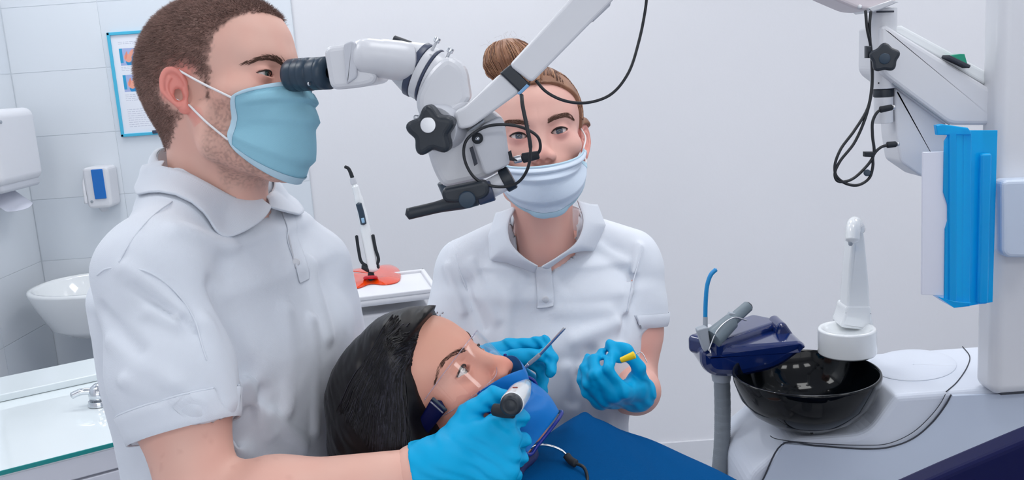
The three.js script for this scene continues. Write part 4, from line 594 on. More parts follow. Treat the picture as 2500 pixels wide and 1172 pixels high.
const doctor = { };
{ // ============================================================ standing man at the microscope
  const HM = scaled(axes(at(546, 240, 1.125), dir(0.945, 0.065, 0.30), dir(-0.07, 0.99, 0)), 0.945);
  const h = headShape({ jaw: 1.04, brow: 1.12, nose: 0.86, ear: 0.80, open: 0.78, lidDrop: 0.001, eyeTilt: 0.05 });
  const t = thing('person', 'man in a white polo shirt and light blue mask looking into the microscope', 'person', V(-0.37, 0, -1.17));
  const Nb = at(520, 462, 1.175), N = V(0.94, 0, 0.34), R = V(-0.34, 0, 0.94), TM = axes(Nb, N, V(0, 1, 0));
  const shR = at(374, 692, 1.03), elR = at(500, 1256, 0.985), wrR = at(1052, 1152, 1.0), shL = at(744, 668, 1.31), elL = at(850, 1020, 1.40), wrL = at(1092, 906, 1.255);
  const S = g => [[0.03, 0.058 + g * 0.3, 0.058 + g * 0.3, -0.01], [-0.02, 0.075 + g * 0.5, 0.066 + g * 0.5, -0.012], [-0.06, 0.135 + g, 0.085 + g, -0.012], [-0.11, 0.172 + g, 0.102 + g, -0.006], [-0.20, 0.172 + g, 0.118 + g, 0.004], [-0.32, 0.158 + g, 0.110 + g, 0.0], [-0.45, 0.150 + g, 0.102 + g, -0.006], [-0.58, 0.158 + g, 0.106 + g, -0.006], [-0.68, 0.165 + g, 0.118 + g, 0]];
  const hips = Nb.clone().add(V(0, -0.66, 0)), fore = wrR.clone().lerp(elR, 0.22);
  const armR = [[cone(shR, shR.clone().lerp(elR, 0.5), 0.052, 0.049), 0.03], [cone(shR.clone().lerp(elR, 0.5), elR, 0.048, 0.041), 0.03], [cone(elR, elR.clone().lerp(wrR, 0.3), 0.041, 0.0425), 0.02], [cone(elR.clone().lerp(wrR, 0.3), wrR, 0.0425, 0.027), 0.03]];
  const armL = [[cone(shL, shL.clone().lerp(elL, 0.5), 0.052, 0.047), 0.03], [cone(shL.clone().lerp(elL, 0.5), elL, 0.047, 0.04), 0.03], [cone(elL, elL.clone().lerp(wrL, 0.3), 0.04, 0.041), 0.02], [cone(elL.clone().lerp(wrL, 0.3), wrL, 0.041, 0.026), 0.03]];
  const neckTop = V(0, -0.02, -0.022).applyMatrix4(HM);
  const body = union([[torso(TM, S(0)), 1], [cone(Nb, neckTop, 0.058, 0.05), 0.03], ...armR, ...armL, ...legs(hips, R, N)]);
  const skin = srgb(232, 190, 174), red = srgb(226, 144, 128), stub = srgb(132, 102, 92), scalp = srgb(128, 98, 88);
  const bodyCol = (x, y, z) => { const n = noise(x * 40, y * 40, z * 40), s = noise(x * 260, y * 260, z * 260); return mixc(mixc(skin, red, 0.12 + 0.22 * n), srgb(200, 142, 126), s > 0.86 ? 0.25 : 0); };
  const lo = V(9, 0, 9), hi = V(-9, 0, -9); for (const p of [shR, elR, wrR, shL, elL, wrL, hips, Nb]) { lo.min(p); hi.max(p); } lo.subScalar(0.18); hi.addScalar(0.18); lo.y = 0.04; hi.y = Nb.y + 0.02;
  const cutBody = (x, y, z) => Math.max(body(x, y, z) + 0.001, y - Nb.y - 0.004, 0.06 - y);
  const coarse = net(cutBody, lo, hi, 0.0062, bodyCol);
  // head with neck, in head axes
  const nb = inv(HM, Nb.clone().add(V(0.005, -0.05, 0))), hf0 = h.f, nk = cone(V(0, -0.025, -0.026), nb, 0.053, 0.060), nk2 = cone(V(0, -0.045, 0.012), nb.clone().add(V(0, 0, 0.02)), 0.036, 0.042), adam = ell(0, -0.115, 0.045, 0.008, 0.012, 0.008);
  const stm = [cone(V(0.058, 0.0, -0.035), inv(HM, Nb.clone().addScaledVector(N, 0.05).add(V(0, -0.04, 0)).addScaledVector(R, -0.02)), 0.012, 0.011), cone(V(-0.058, 0.0, -0.035), inv(HM, Nb.clone().addScaledVector(N, 0.05).add(V(0, -0.04, 0)).addScaledVector(R, 0.02)), 0.012, 0.011)];
  const hf = (x, y, z) => { let d = hf0(x, y, z); d = smin(d, nk(x, y, z), 0.028); d = smin(d, nk2(x, y, z), 0.02); d = smin(d, stm[0](x, y, z), 0.012); d = smin(d, stm[1](x, y, z), 0.012); return d; };
  const zl = y => y < 0.0 ? 0.026 : y < 0.05 ? lerp(0.026, 0.036, y / 0.05) : y < 0.097 ? lerp(0.036, 0.078, ((y - 0.05) / 0.047) ** 1.7) : lerp(0.078, 0.2, (y - 0.097) / 0.008);
  const hairIn = (x, y, z) => { const ax = Math.abs(x), earD = Math.hypot(y - 0.003, z + 0.010) - 0.027, j = (noise(x * 300, y * 300, z * 300) - 0.5) * 0.009; let front = zl(y + 0.006 * (1 - ax / 0.07)) + (ax < 0.02 && y > 0.08 ? 0.004 : 0) - z; const low = z > 0.0 ? y + 0.012 : z > -0.06 ? y - lerp(-0.012, -0.062, -z / 0.06) : y + 0.062; const e = ax > 0.055 ? earD : 1; return Math.min(front, low, e) + j; };
  const headCol = (x, y, z, nx, ny, nz) => {
    const n = noise(x * 60, y * 60, z * 60), s = noise(x * 420, y * 420, z * 420), ax = Math.abs(x); let c = mixc(skin, red, 0.10 + 0.2 * n);
    const ear = ax > 0.068 && Math.hypot(y, z + 0.012) < 0.046 ? 1 : 0; if (ear) c = mixc(c, srgb(232, 128, 118), 0.75 * sstep(0.066, 0.074, ax));
    c = mixc(c, red, 0.5 * Math.exp(-(((y - 0.004) / 0.02) ** 2) - ((ax - 0.032) / 0.024) ** 2) * (z > 0.05 ? 1 : 0));
    const jawM = sstep(-0.002, -0.022, y) * sstep(0.016, 0.03, z + 0.25 * Math.max(0, -0.03 - y)) * sstep(-0.125, -0.1, y) * (ear ? 0 : 1); c = mixc(c, stub, jawM * (0.22 + 0.34 * sstep(0.35, 0.8, s)));
    const hm = hairIn(x, y, z); if (hm > -0.003) c = mixc(c, scalp, sstep(-0.003, 0.006, hm) * (0.75 + 0.25 * s));
    const mole = [[-0.044, -0.123, 0.028], [-0.040, -0.100, 0.03], [-0.03, 0.066, 0.078]]; for (const m of mole) if (Math.hypot(x - m[0], y - m[1], z - m[2]) < 0.0022) c = srgb(120, 70, 58);
    return c;
  };
  const headG = net(hf, V(-0.1, -0.155, -0.125), V(0.1, 0.14, 0.135), 0.0016, headCol);
  const hairG = []; { const p = headG.attributes.position, n = headG.attributes.normal; for (let i = 0; i < p.count; i++) { const x = p.getX(i), y = p.getY(i), z = p.getZ(i); const m = hairIn(x, y, z); if (m > 0.0015 && rnd() < 0.62 * sstep(0, 0.014, m) + 0.12) hairG.push([x, y, z, n.getX(i), n.getY(i), n.getZ(i), m]); } }
  headG.applyMatrix4(HM);
  // hands: gloved
  const cuffR = Object.assign([[cone(at(1022, 1158, 1.0), at(1075, 1145, 1.0), 0.0345, 0.0315), 0.015]], { pts: [at(990, 1160, 1.0)] });
  const hr = handShape({ w: wrR, f: dir(0.92, 0.26, -0.16), m: dir(0.16, -0.3, -0.94), left: false, s: 1.0, curl: curlSet([[52, 62, 30, 0.1], [66, 72, 40, 0], [70, 76, 42, 0], [72, 78, 42, -0.05]]), thumb: [[0.78, 0.62, 0.02], [0.95, 0.30, 0.02], [0.86, -0.30, 0.35]], cuff: cuffR, k0: 0.013 });
  const cuffL = Object.assign([[cone(wrL.clone().lerp(elL, 0.12), wrL, 0.032, 0.0285), 0.015]], { pts: [wrL.clone().lerp(elL, 0.2)] });
  const hl = handShape({ w: wrL, f: dir(0.93, 0.20, -0.12), m: dir(-0.05, -0.86, 0.5), left: true, s: 1.0, curl: curlSet([[8, 72, 30, 0.1], [46, 62, 34, 0.05], [58, 66, 38, 0], [64, 70, 40, -0.08]]), thumb: [[0.8, 0.5, 0.25], [0.97, 0.08, 0.1], [0.96, -0.1, 0.1]], cuff: cuffL, k0: 0.009 });
  const handSkin = hs => net((x, y, z) => hs.f(x, y, z) + 0.0016, hs.lo, hs.hi, 0.004, bodyCol);
  wmesh('body', joinSkin([coarse, headG, handSkin(hr), handSkin(hl)]), skinMat, t);
  const gl = (hs, cutA, cutN) => { const g = (x, y, z) => { const c = (x - cutA.x) * cutN.x + (y - cutA.y) * cutN.y + (z - cutA.z) * cutN.z, w = 0.0013 * Math.sin((x * 0.7 + y) * 420 + 5 * noise(x * 50, y * 50, z * 50)) * noise(x * 38, y * 38, z * 38); return Math.max(hs.f(x, y, z) - w, -c); }; return net(g, hs.lo, hs.hi, 0.0021); };
  wmesh('glove', gl(hr, at(1014, 1150, 1.0), dir(0.95, 0.25, 0)), gloveMat, t); wmesh('glove', gl(hl, wrL.clone().lerp(elL, 0.14), wrL.clone().sub(elL).normalize()), gloveMat, t);
  eyeball(t, { ...h }, HM, 1, V(-0.02, -0.06, 1), [92, 120, 118]);
  brows(t, { f: hf }, HM, [[0.010, 0.031, 0.094], [0.022, 0.036, 0.089], [0.036, 0.0375, 0.078], [0.047, 0.033, 0.066]], std([104, 76, 64], 0.8), 170, 0.009, 0.0004);
  { const c = new THREE.ConeGeometry(0.00042, 0.0062, 3, 1, true).translate(0, 0.0026, 0), im = new THREE.InstancedMesh(c, std([255, 255, 255], 0.75), hairG.length), q = new THREE.Quaternion(), up = V(0, 1, 0); hairG.forEach(([x, y, z, nx, ny, nz, m], i) => { const fl = V(nx * 0.75 + rr(-0.3, 0.3), ny * 0.75 - 0.35 + rr(-0.3, 0.3), nz * 0.75 - 0.25 + rr(-0.3, 0.3)).transformDirection(HM), p = V(x, y, z).applyMatrix4(HM).sub(t.position), L = lerp(0.55, 1.15, sstep(0.0, 0.05, y)) * rr(0.8, 1.2); q.setFromUnitVectors(up, fl); im.setMatrixAt(i, new THREE.Matrix4().compose(p, q, V(1, L, 1))); const k = rr(0.65, 1.35) * (0.85 + 0.4 * noise(x * 90, y * 90, z * 90)), c0 = srgb(126, 98, 90); im.setColorAt(i, new THREE.Color().setRGB(c0[0] * k, c0[1] * k, c0[2] * k)); }); im.name = 'hair'; im.userData.kind = 'stuff'; im.castShadow = true; t.add(im); }
  faceMask(t, { f: hf }, HM, { top: [0.006, 0.114], mid: [-0.042, 0.122], bot: [-0.117, 0.094], sideT: [0.062, -0.010, 0.056], sideB: [0.055, -0.064, 0.040], body: maskBlue, edge: maskEdge, strap: strapMat, ears: [[0.0745, 0.026, -0.010], [0.073, -0.018, 0.002], [0.074, 0.0, -0.026]] });
  // polo shirt
  const hemR = at(452, 1050, 1.0), axR = elR.clone().sub(shR).normalize(), hemL = shL.clone().lerp(elL, 0.62), axL = elL.clone().sub(shL).normalize();
  const cutAt = (f, h, a) => (x, y, z) => Math.max(f(x, y, z), (x - h.x) * a.x + (y - h.y) * a.y + (z - h.z) * a.z);
  const body2 = torso(TM, S(0.011)), slR = cutAt(union([[cone(shR.clone().addScaledVector(axR, -0.01), shR.clone().lerp(elR, 0.4), 0.060, 0.060), 1], [cone(shR.clone().lerp(elR, 0.4), shR.clone().lerp(elR, 0.9), 0.060, 0.051), 0.03]]), hemR, axR), slL = cutAt(cone(shL, shL.clone().lerp(elL, 0.8), 0.060, 0.056), hemL, axL);
  const base = union([[body2, 1], [slR, 0.022], [slL, 0.03], [cone(Nb.clone().addScaledVector(R, 0.045).add(V(-0.01, -0.02, 0)), shR.clone().add(V(0, 0.012, 0)), 0.05, 0.048), 0.03], [cone(Nb.clone().addScaledVector(R, -0.045).add(V(0, -0.03, 0)), shL.clone().add(V(0, 0.01, 0)), 0.05, 0.048), 0.03]]);
  const H1 = (x, y) => hit(base, x, y, 0.75, 1.8), CR1 = [[300, 655, 440, 760, 0.012, 0.004], [330, 700, 470, 810, 0.009, -0.003], [360, 760, 430, 790, 0.012, 0.003], [270, 830, 420, 940, 0.014, 0.003], [300, 930, 460, 990, 0.010, 0.003], [250, 760, 330, 860, 0.014, -0.003], [500, 790, 560, 980, 0.016, 0.006], [520, 700, 600, 900, 0.02, -0.004], [600, 930, 660, 1060, 0.012, 0.005], [640, 960, 560, 1100, 0.014, -0.004], [660, 1010, 740, 1090, 0.012, 0.004], [700, 760, 700, 1000, 0.016, 0.004], [760, 780, 770, 1050, 0.012, 0.004], [480, 1000, 590, 1110, 0.016, 0.005], [430, 560, 560, 600, 0.02, 0.003], [760, 640, 800, 820, 0.014, 0.004]].map(([a, b, c, d, w, e]) => crease(H1(a, b), H1(c, d), w * 0.62, e * 2.5));
  const open = cone(Nb.clone().add(V(0, 0.05, 0)), Nb.clone().add(V(0.008, -0.03, 0.002)), 0.062, 0.058), armHole = cone(hemR.clone().addScaledVector(axR, -0.02), hemR.clone().addScaledVector(axR, 0.01), 0.0465, 0.0465), armHoleL = cone(hemL.clone().addScaledVector(axL, -0.02), hemL.clone().addScaledVector(axL, 0.01), 0.05, 0.05);
  const cloth = (x, y, z) => { let d = base(x, y, z); if (Math.abs(d) < 0.03) { for (const c of CR1) d -= c(x, y, z); d -= 0.003 * (noise(x * 22, y * 14, z * 22) - 0.5) + 0.0012 * (noise(x * 60, y * 45, z * 60) - 0.5); } return d; };
  const shirt = (x, y, z) => { let d = cloth(x, y, z); d = Math.max(d, -open(x, y, z)); d = Math.max(d, -armHole(x, y, z), -armHoleL(x, y, z)); return Math.max(d, hips.y - 0.1 - y); };
  const shirtG = planarUV(net(shirt, lo.clone().setY(hips.y - 0.14), hi.clone().setY(Nb.y + 0.04), 0.0046), V(0.8, 0, -0.6).normalize(), V(0, 1, 0), 1.6);
  const sh = wmesh('polo_shirt', shirtG, shirtMat, t);
  // hem band, seams, placket
  { const ring = (c, ax, r0, n, r, off, fn = base) => { const e1 = V(0, 0, -1).addScaledVector(ax, ax.z).normalize(), e2 = ax.clone().cross(e1), P = []; for (let k = 0; k <= n; k++) { const a = k / n * Math.PI * 2, p = c.clone().addScaledVector(e1, Math.cos(a) * r0).addScaledVector(e2, Math.sin(a) * r0); const q = push(shirt0, p.clone(), off, false); P.push(q.addScaledVector(ax, p.clone().sub(q).dot(ax))); } return P; };
    const shirt0 = cloth; const cR = hemR.clone().addScaledVector(axR, -0.03);
    wmesh('cuff_seam', sweep(ring(cR, axR, 0.056, 60, 0.0012, 0.0016), 0.0013, 120, 6), shirtMat, sh);
    wmesh('sleeve_cuff', sheet(64, 4, 0.003, (u, v) => { const e1 = V(0, 0, -1).addScaledVector(axR, axR.z).normalize(), e2 = axR.clone().cross(e1), a = u * Math.PI * 2, p = hemR.clone().addScaledVector(axR, 0.001 - v * 0.03).addScaledVector(e1, Math.cos(a) * 0.057).addScaledVector(e2, Math.sin(a) * 0.057); const q = push(cloth, p.clone(), 0.0024, false); q.addScaledVector(axR, p.clone().sub(q).dot(axR)); return q; }), shirtMat, sh);
    const seam = (pts, r = 0.0011) => sweep(pts.map(([x, y]) => hit(shirt, x, y, 0.75, 1.8)).filter(p => Math.abs(shirt(p.x, p.y, p.z)) < 0.002), r, 60, 6);
    wmesh('armhole_seam', seam([[236, 672], [262, 656], [300, 650], [350, 660], [410, 695], [455, 745], [480, 795], [492, 840], [505, 880]]), shirtMat, sh); wmesh('shoulder_seam', seam([[420, 492], [380, 520], [345, 555], [312, 600], [290, 640]], 0.0009), shirtMat, sh);
    const pk = [[692, 520], [704, 570], [716, 620], [728, 660], [736, 690]].map(([x, y]) => hit(cloth, x, y, 0.75, 1.8)); const nn = grad(shirt, pk[2]);
    { const pc = new THREE.CatmullRomCurve3(pk), sd = V(0, 1, 0).cross(nn).normalize(); wmesh('placket', sheet(8, 40, 0.0016, (u, v) => push(cloth, pc.getPoint(v).addScaledVector(sd, lerp(-0.004, 0.021, u)), 0.0012, false)), shirtMat, sh); } wmesh('placket_seam', sweep([[676, 470], [690, 520], [702, 570], [714, 625], [722, 655]].map(([x, y]) => hit(cloth, x, y, 0.75, 1.8).addScaledVector(nn, 0.001)), 0.0011, 30, 6), M.paleGrey, sh); }
  // collar: fold over leaf and stand
  { const Cc = Nb.clone().add(V(0.004, 0.004, 0.002)), yt = p => 0.016 - 0.034 * Math.cos(p), P0 = 0.10;
    const side = (p, s) => V(0, 0, 0).addScaledVector(N, Math.cos(p)).addScaledVector(R, s * Math.sin(p));
    const leaf = s => sheet(46, 14, 0.0026, (u, v) => { const p = lerp(P0, Math.PI, u), tip = 0.92, w = p < tip ? lerp(0.012, 0.060, (p - P0) / (tip - P0)) : lerp(0.060, 0.044, sstep(tip, tip + 1.2, p)); const fold = 0.012 * Math.sin(Math.min(1, v * 5) * 1.57), sl = lerp(0.8, 1.0, Math.abs(Math.sin(p))); const r = 0.0635 + fold * 0.6 + v * w * lerp(0.6, 0.3, sstep(0.9, 2.2, p)) * sl, y = yt(p) + 0.003 * Math.sin(Math.min(1, v * 6) * 3.1) - v * w * 0.8; const pp = p - (p < tip ? v * 0.12 * (1 - (p - P0) / (tip - P0)) : 0); return push(base, Cc.clone().addScaledVector(side(pp, s), r).add(V(0, y, 0)), 0.005); });
    const cl = wmesh('collar', merge([leaf(1), leaf(-1)]), shirtMat, t);
    wmesh('collar_stand', sheet(70, 4, 0.002, (u, v) => { const a = lerp(-Math.PI + 0.0, Math.PI, u), p = Math.abs(a) < 0.1 ? 0.1 * Math.sign(a || 1) : a; return Cc.clone().addScaledVector(side(Math.abs(p), Math.sign(p)), 0.0625 - v * 0.001).add(V(0, yt(p) - v * 0.045, 0)); }), shirtMat, cl);
    wmesh('button', cyl(hit(base, 722, 640, 0.75, 1.8), hit(base, 722, 640, 0.75, 1.8).add(V(0.001, 0, 0.004)), 0.005), M.white, sh); }
  const tr = union(legs(hips, R, N).map(([f], i) => [(x, y, z) => f(x, y, z) - 0.012, 0.04]).concat([[(x, y, z) => body2(x, y, z) + 0.004, 0.03]]));
  wmesh('trousers', net((x, y, z) => Math.max(tr(x, y, z), y - hips.y - 0.02, 0.1 - y), V(hips.x - 0.3, 0.06, hips.z - 0.3), V(hips.x + 0.3, hips.y + 0.05, hips.z + 0.3), 0.012), std([225, 227, 234], 0.85), t);
  shoes(t, hips, R, N, std([232, 232, 236], 0.5));
  Object.assign(doctor, { hr, hl });
}
{ // ============================================================ assistant behind the patient
  const HM = scaled(axes(at(1312, 362, 1.485), dir(0.03, -0.02, 1), dir(-0.13, 0.99, 0)), 0.965);
  const h = headShape({ jaw: 0.93, brow: 0.8, nose: 0.82, chin: 0.85, ear: 0.88, open: 1.0, eyeTilt: 0.12, lidDrop: 0.0004 });
  const t = thing('person', 'woman with a hair bun in a white polo shirt and pale mask facing the camera', 'person', V(0.05, 0, -1.6));
  const Nb = at(1332, 575, 1.575), N = V(-0.05, 0, 1).normalize(), L = V(1, 0, 0.05).normalize(), TM = axes(Nb, N, V(0.035, 1, 0).normalize());
  const shL = at(1552, 668, 1.60), elL = at(1552, 950, 1.60), wrL = at(1556, 962, 1.40), shR = at(1128, 690, 1.60), elR = at(1075, 940, 1.56), wrR = at(1120, 1010, 1.37);
  const S = g => [[0.03, 0.047 + g * 0.3, 0.047 + g * 0.3, -0.012], [-0.015, 0.062 + g * 0.5, 0.055 + g * 0.5, -0.012], [-0.045, 0.112 + g, 0.07 + g, -0.01], [-0.09, 0.148 + g, 0.085 + g, 0], [-0.17, 0.148 + g, 0.104 + g, 0.012], [-0.23, 0.138 + g, 0.106 + g, 0.015], [-0.33, 0.124 + g, 0.094 + g, 0.004], [-0.45, 0.142 + g, 0.1 + g, 0], [-0.6, 0.165 + g, 0.11 + g, 0]];
  const hips = Nb.clone().add(V(0, -0.6, 0));
  const arm = (s, e, w) => [[cone(s, s.clone().lerp(e, 0.5), 0.043, 0.041), 0.03], [cone(s.clone().lerp(e, 0.5), e, 0.041, 0.036), 0.03], [cone(e, e.clone().lerp(w, 0.3), 0.034, 0.0345), 0.02], [cone(e.clone().lerp(w, 0.3), w, 0.0345, 0.024), 0.03]];
  const body = union([[torso(TM, S(0)), 1], [cone(Nb, V(0, -0.02, -0.022).applyMatrix4(HM), 0.05, 0.045), 0.03], ...arm(shL, elL, wrL), ...arm(shR, elR, wrR), ...legs(hips, L, N)]);
  const skin = srgb(236, 190, 176), red = srgb(226, 142, 130);
  const bodyCol = (x, y, z) => mixc(skin, red, 0.12 + 0.25 * noise(x * 40, y * 40, z * 40));
  const lo = V(9, 0, 9), hi = V(-9, 0, -9); for (const p of [shR, elR, wrR, shL, elL, wrL, hips, Nb]) { lo.min(p); hi.max(p); } lo.subScalar(0.18); hi.addScalar(0.18); lo.y = 0.04; hi.y = Nb.y + 0.02;
  const coarse = net((x, y, z) => Math.max(body(x, y, z) + 0.001, y - Nb.y - 0.002, 0.06 - y), lo, hi, 0.0062, bodyCol);
  const nb = inv(HM, Nb.clone().add(V(0, -0.06, 0.01))), nk = cone(V(0, -0.025, -0.024), nb, 0.046, 0.052), clav = [-1, 1].map(s => cone(inv(HM, Nb.clone().addScaledVector(L, s * 0.015).add(V(0, -0.055, 0.052))), inv(HM, Nb.clone().addScaledVector(L, s * 0.06).add(V(0, -0.052, 0.026))), 0.009, 0.007)), stm = [-1, 1].map(s => cone(V(s * 0.055, -0.01, -0.03), inv(HM, Nb.clone().addScaledVector(L, s * 0.014).add(V(0, -0.055, 0.05))), 0.011, 0.009)), ch = cone(inv(HM, Nb.clone().add(V(0, -0.05, -0.005))), inv(HM, Nb.clone().add(V(0, -0.16, 0.0))), 0.052, 0.06);
  const hf = (x, y, z) => { let d = h.f(x, y, z); d = smin(d, nk(x, y, z), 0.026); for (const c of clav) d = smin(d, c(x, y, z), 0.015); for (const c of stm) d = smin(d, c(x, y, z), 0.014); return smin(d, ch(x, y, z), 0.03); };
  const zl = y => y < 0.02 ? 0.006 : y < 0.07 ? lerp(0.012, 0.048, (y - 0.02) / 0.05) : y < 0.092 ? lerp(0.048, 0.082, (y - 0.07) / 0.022) : lerp(0.082, 0.2, (y - 0.092) / 0.012);
  const headCol = (x, y, z) => { const n = noise(x * 60, y * 60, z * 60), ax = Math.abs(x); let c = mixc(skin, red, 0.08 + 0.18 * n); if (ax > 0.066 && Math.hypot(y, z + 0.012) < 0.044) c = mixc(c, srgb(232, 140, 130), 0.55); c = mixc(c, srgb(214, 140, 136), 0.55 * Math.exp(-(((y - 0.012) / 0.014) ** 2) - ((ax - 0.032) / 0.02) ** 2) * (z > 0.05 ? 1 : 0)); c = mixc(c, red, 0.4 * Math.exp(-(((y + 0.02) / 0.012) ** 2) - (x / 0.016) ** 2) * (z > 0.09 ? 1 : 0)); return c; };
  const headG = net(hf, V(-0.13, -0.26, -0.125), V(0.13, 0.14, 0.135), 0.0017, headCol).applyMatrix4(HM);
  const cuff = Object.assign([[cone(wrL.clone().lerp(elL, 0.08), wrL, 0.0285, 0.0265), 0.012]], { pts: [wrL.clone().lerp(elL, 0.2)] });
  const hl = handShape({ w: wrL, f: dir(-0.62, 0.10, 0.78), m: dir(-0.30, 0.90, -0.30), left: true, s: 0.9, curl: curlSet([[58, 78, 44, 0.02], [46, 74, 40, 0], [36, 66, 36, 0], [28, 58, 30, 0]]), thumb: [[0.7, 0.6, 0.5], [0.55, 0.0, 0.85], [0.35, -0.55, 0.5]], cuff, k0: 0.018 });
  const cuff2 = Object.assign([[cone(wrR.clone().lerp(elR, 0.1), wrR, 0.0285, 0.0265), 0.012]], { pts: [wrR.clone().lerp(elR, 0.2)] });
  const hr = handShape({ w: wrR, f: dir(0.3, -0.2, 0.5), m: dir(-0.1, -0.95, -0.2), left: false, s: 0.92, curl: curlSet([[30, 40, 20, 0.06], [32, 44, 22, 0], [34, 44, 22, 0], [36, 44, 22, -0.05]]), thumb: [[0.8, 0.6, 0.2], [0.95, 0.2, 0.2], [1, 0.1, 0.1]], cuff: cuff2 });
  const handSkin = hs => net((x, y, z) => hs.f(x, y, z) + 0.0016, hs.lo, hs.hi, 0.004, bodyCol);
  wmesh('body', joinSkin([coarse, headG, handSkin(hl), handSkin(hr)]), skinMat, t);
  const glove = (hs, a, n) => net((x, y, z) => { const w = 0.0012 * Math.sin((x + y * 0.6) * 330 + 6 * noise(x * 45, y * 45, z * 45)) * noise(x * 30, y * 30, z * 30); return Math.max(hs.f(x, y, z) - w, -((x - a.x) * n.x + (y - a.y) * n.y + (z - a.z) * n.z)); }, hs.lo, hs.hi, 0.0022);
  wmesh('glove', glove(hl, wrL.clone().lerp(elL, 0.06), wrL.clone().sub(elL).normalize()), gloveMat, t); wmesh('glove', glove(hr, wrR.clone().lerp(elR, 0.12), wrR.clone().sub(elR).normalize()), gloveMat, t);
  eyeball(t, h, HM, 1.5, V(0.0, -0.02, 1), [78, 92, 112]);
  brows(t, { f: hf }, HM, [[0.012, 0.033, 0.093], [0.026, 0.0385, 0.086], [0.040, 0.041, 0.074], [0.051, 0.036, 0.060]], std([112, 80, 66], 0.8), 320, 0.007, 0.00035);
  // hair drawn back into a bun
  const bunC = V(-0.026, 0.150, -0.028), capF = (x, y, z) => { const d = h.f(x, y, z) - 0.0045 - 0.002 * noise(x * 90, y * 20, z * 40); const ax = Math.abs(x), earD = 0.034 - Math.hypot(y + 0.004, z + 0.012); return smax(smax(d, z - zl(y), 0.004), Math.max(-0.045 - y + Math.max(0, -z - 0.03) * 0.6, ax > 0.06 ? earD : -1), 0.004); };
  const bunF = union([[ell(bunC.x, bunC.y, bunC.z, 0.043, 0.038, 0.040), 1], [cone(V(-0.005, 0.115, -0.03), bunC, 0.03, 0.026), 0.015]]), hairF = (x, y, z) => smin(capF(x, y, z), bunF(x, y, z) - 0.003 * (noise(x * 50, y * 120, z * 60) - 0.5), 0.012);
  const hb = srgb(164, 118, 90), hd = srgb(96, 62, 46), hcol = (x, y, z) => mixc(hd, hb, clamp(0.2 + 0.8 * noise(x * 130, y * 36, z * 60) + 0.2 * noise(x * 500, y * 90, z * 160)));
  const hairM = std([255, 255, 255], 0.5, { vertexColors: true }), hg = net(hairF, V(-0.1, -0.08, -0.13), V(0.1, 0.2, 0.12), 0.0023, hcol).applyMatrix4(HM), hair = wmesh('hair', hg, hairM, t);
  const list = []; for (let i = 0; i < 420; i++) { const a = rr(-1, 1), y0 = lerp(0.098, 0.034, Math.abs(a) ** 1.4), s0 = V(a * 0.078, y0, zl(y0) - 0.003), mid = V(a * 0.066, y0 * 0.4 + 0.09, -0.01 + rr(-0.01, 0.01)), e = V(-0.012 + a * 0.02, 0.125, -0.026); list.push([s0, mid, e]); }
  for (let i = 0; i < 240; i++) { const a = rr(0, 6.28); const c = k => V(Math.cos(a + 0.25 * k) * 0.045 * Math.cos(k), Math.sin(k) * 0.04, Math.sin(a + 0.25 * k) * 0.042 * Math.cos(k)).add(bunC); const k0 = rr(-1.2, -0.1); list.push([c(k0), c(k0 + 0.6), c(k0 + 1.3)]); }
  const stG = m => { const g = strands(list.filter((_, i) => i % 3 === m), hairF, 0.0008, 0.0008); return g.applyMatrix4(HM); };
  [[150, 104, 78], [104, 70, 54], [186, 140, 108]].forEach((c, i) => { const o = wmesh('hair_strands', stG(i), std(c, 0.45), hair); o.userData.kind = 'stuff'; });
  { const fl = []; for (let i = 0; i < 14; i++) { const a = rr(-0.9, 0.8), s0 = bunC.clone().add(V(Math.sin(a) * 0.04, Math.cos(a) * 0.036, rr(-0.02, 0.02))); fl.push(sweep([s0, s0.clone().add(V(Math.sin(a) * 0.012 + rr(-0.006, 0.006), rr(0.003, 0.008), 0)), s0.clone().add(V(Math.sin(a) * 0.014 + rr(-0.01, 0.01), rr(0.004, 0.013), 0))], 0.00007, 8, 3)); } const o = wmesh('flyaway_hair', merge(fl).applyMatrix4(HM), std([120, 84, 66], 0.5), hair); o.userData.kind = 'stuff'; }
  faceMask(t, { f: hf }, HM, { top: [-0.035, 0.114], mid: [-0.058, 0.120], bot: [-0.110, 0.082], sideT: [0.068, -0.012, 0.042], sideB: [0.0655, -0.043, 0.036], body: maskPale, edge: maskEdge, strap: strapMat, ears: [[0.074, 0.026, -0.004], [0.072, -0.02, 0.006], [0.072, 0.0, -0.03]] });
  // polo shirt
  const axL = elL.clone().sub(shL).normalize(), hemL = shL.clone().lerp(elL, 0.44), axR = elR.clone().sub(shR).normalize(), hemR = shR.clone().lerp(elR, 0.52);
  const cutAt = (f, h, a) => (x, y, z) => Math.max(f(x, y, z), (x - h.x) * a.x + (y - h.y) * a.y + (z - h.z) * a.z);
  const tb = torso(TM, S(0.010)), slL = cutAt(union([[cone(shL, shL.clone().lerp(elL, 0.3), 0.048, 0.05), 1], [cone(shL.clone().lerp(elL, 0.3), shL.clone().lerp(elL, 0.6), 0.05, 0.053), 0.02]]), hemL, axL), slR = cutAt(cone(shR, shR.clone().lerp(elR, 0.65), 0.048, 0.049), hemR, axR);
  const base = union([[tb, 1], [slL, 0.02], [slR, 0.02], [cone(Nb.clone().addScaledVector(L, -0.05).add(V(0, -0.008, -0.015)), shR.clone().add(V(0.004, 0.036, -0.005)), 0.044, 0.040), 0.03], [cone(Nb.clone().addScaledVector(L, 0.05).add(V(0, -0.008, -0.015)), shL.clone().add(V(-0.004, 0.036, -0.005)), 0.044, 0.040), 0.03]]);
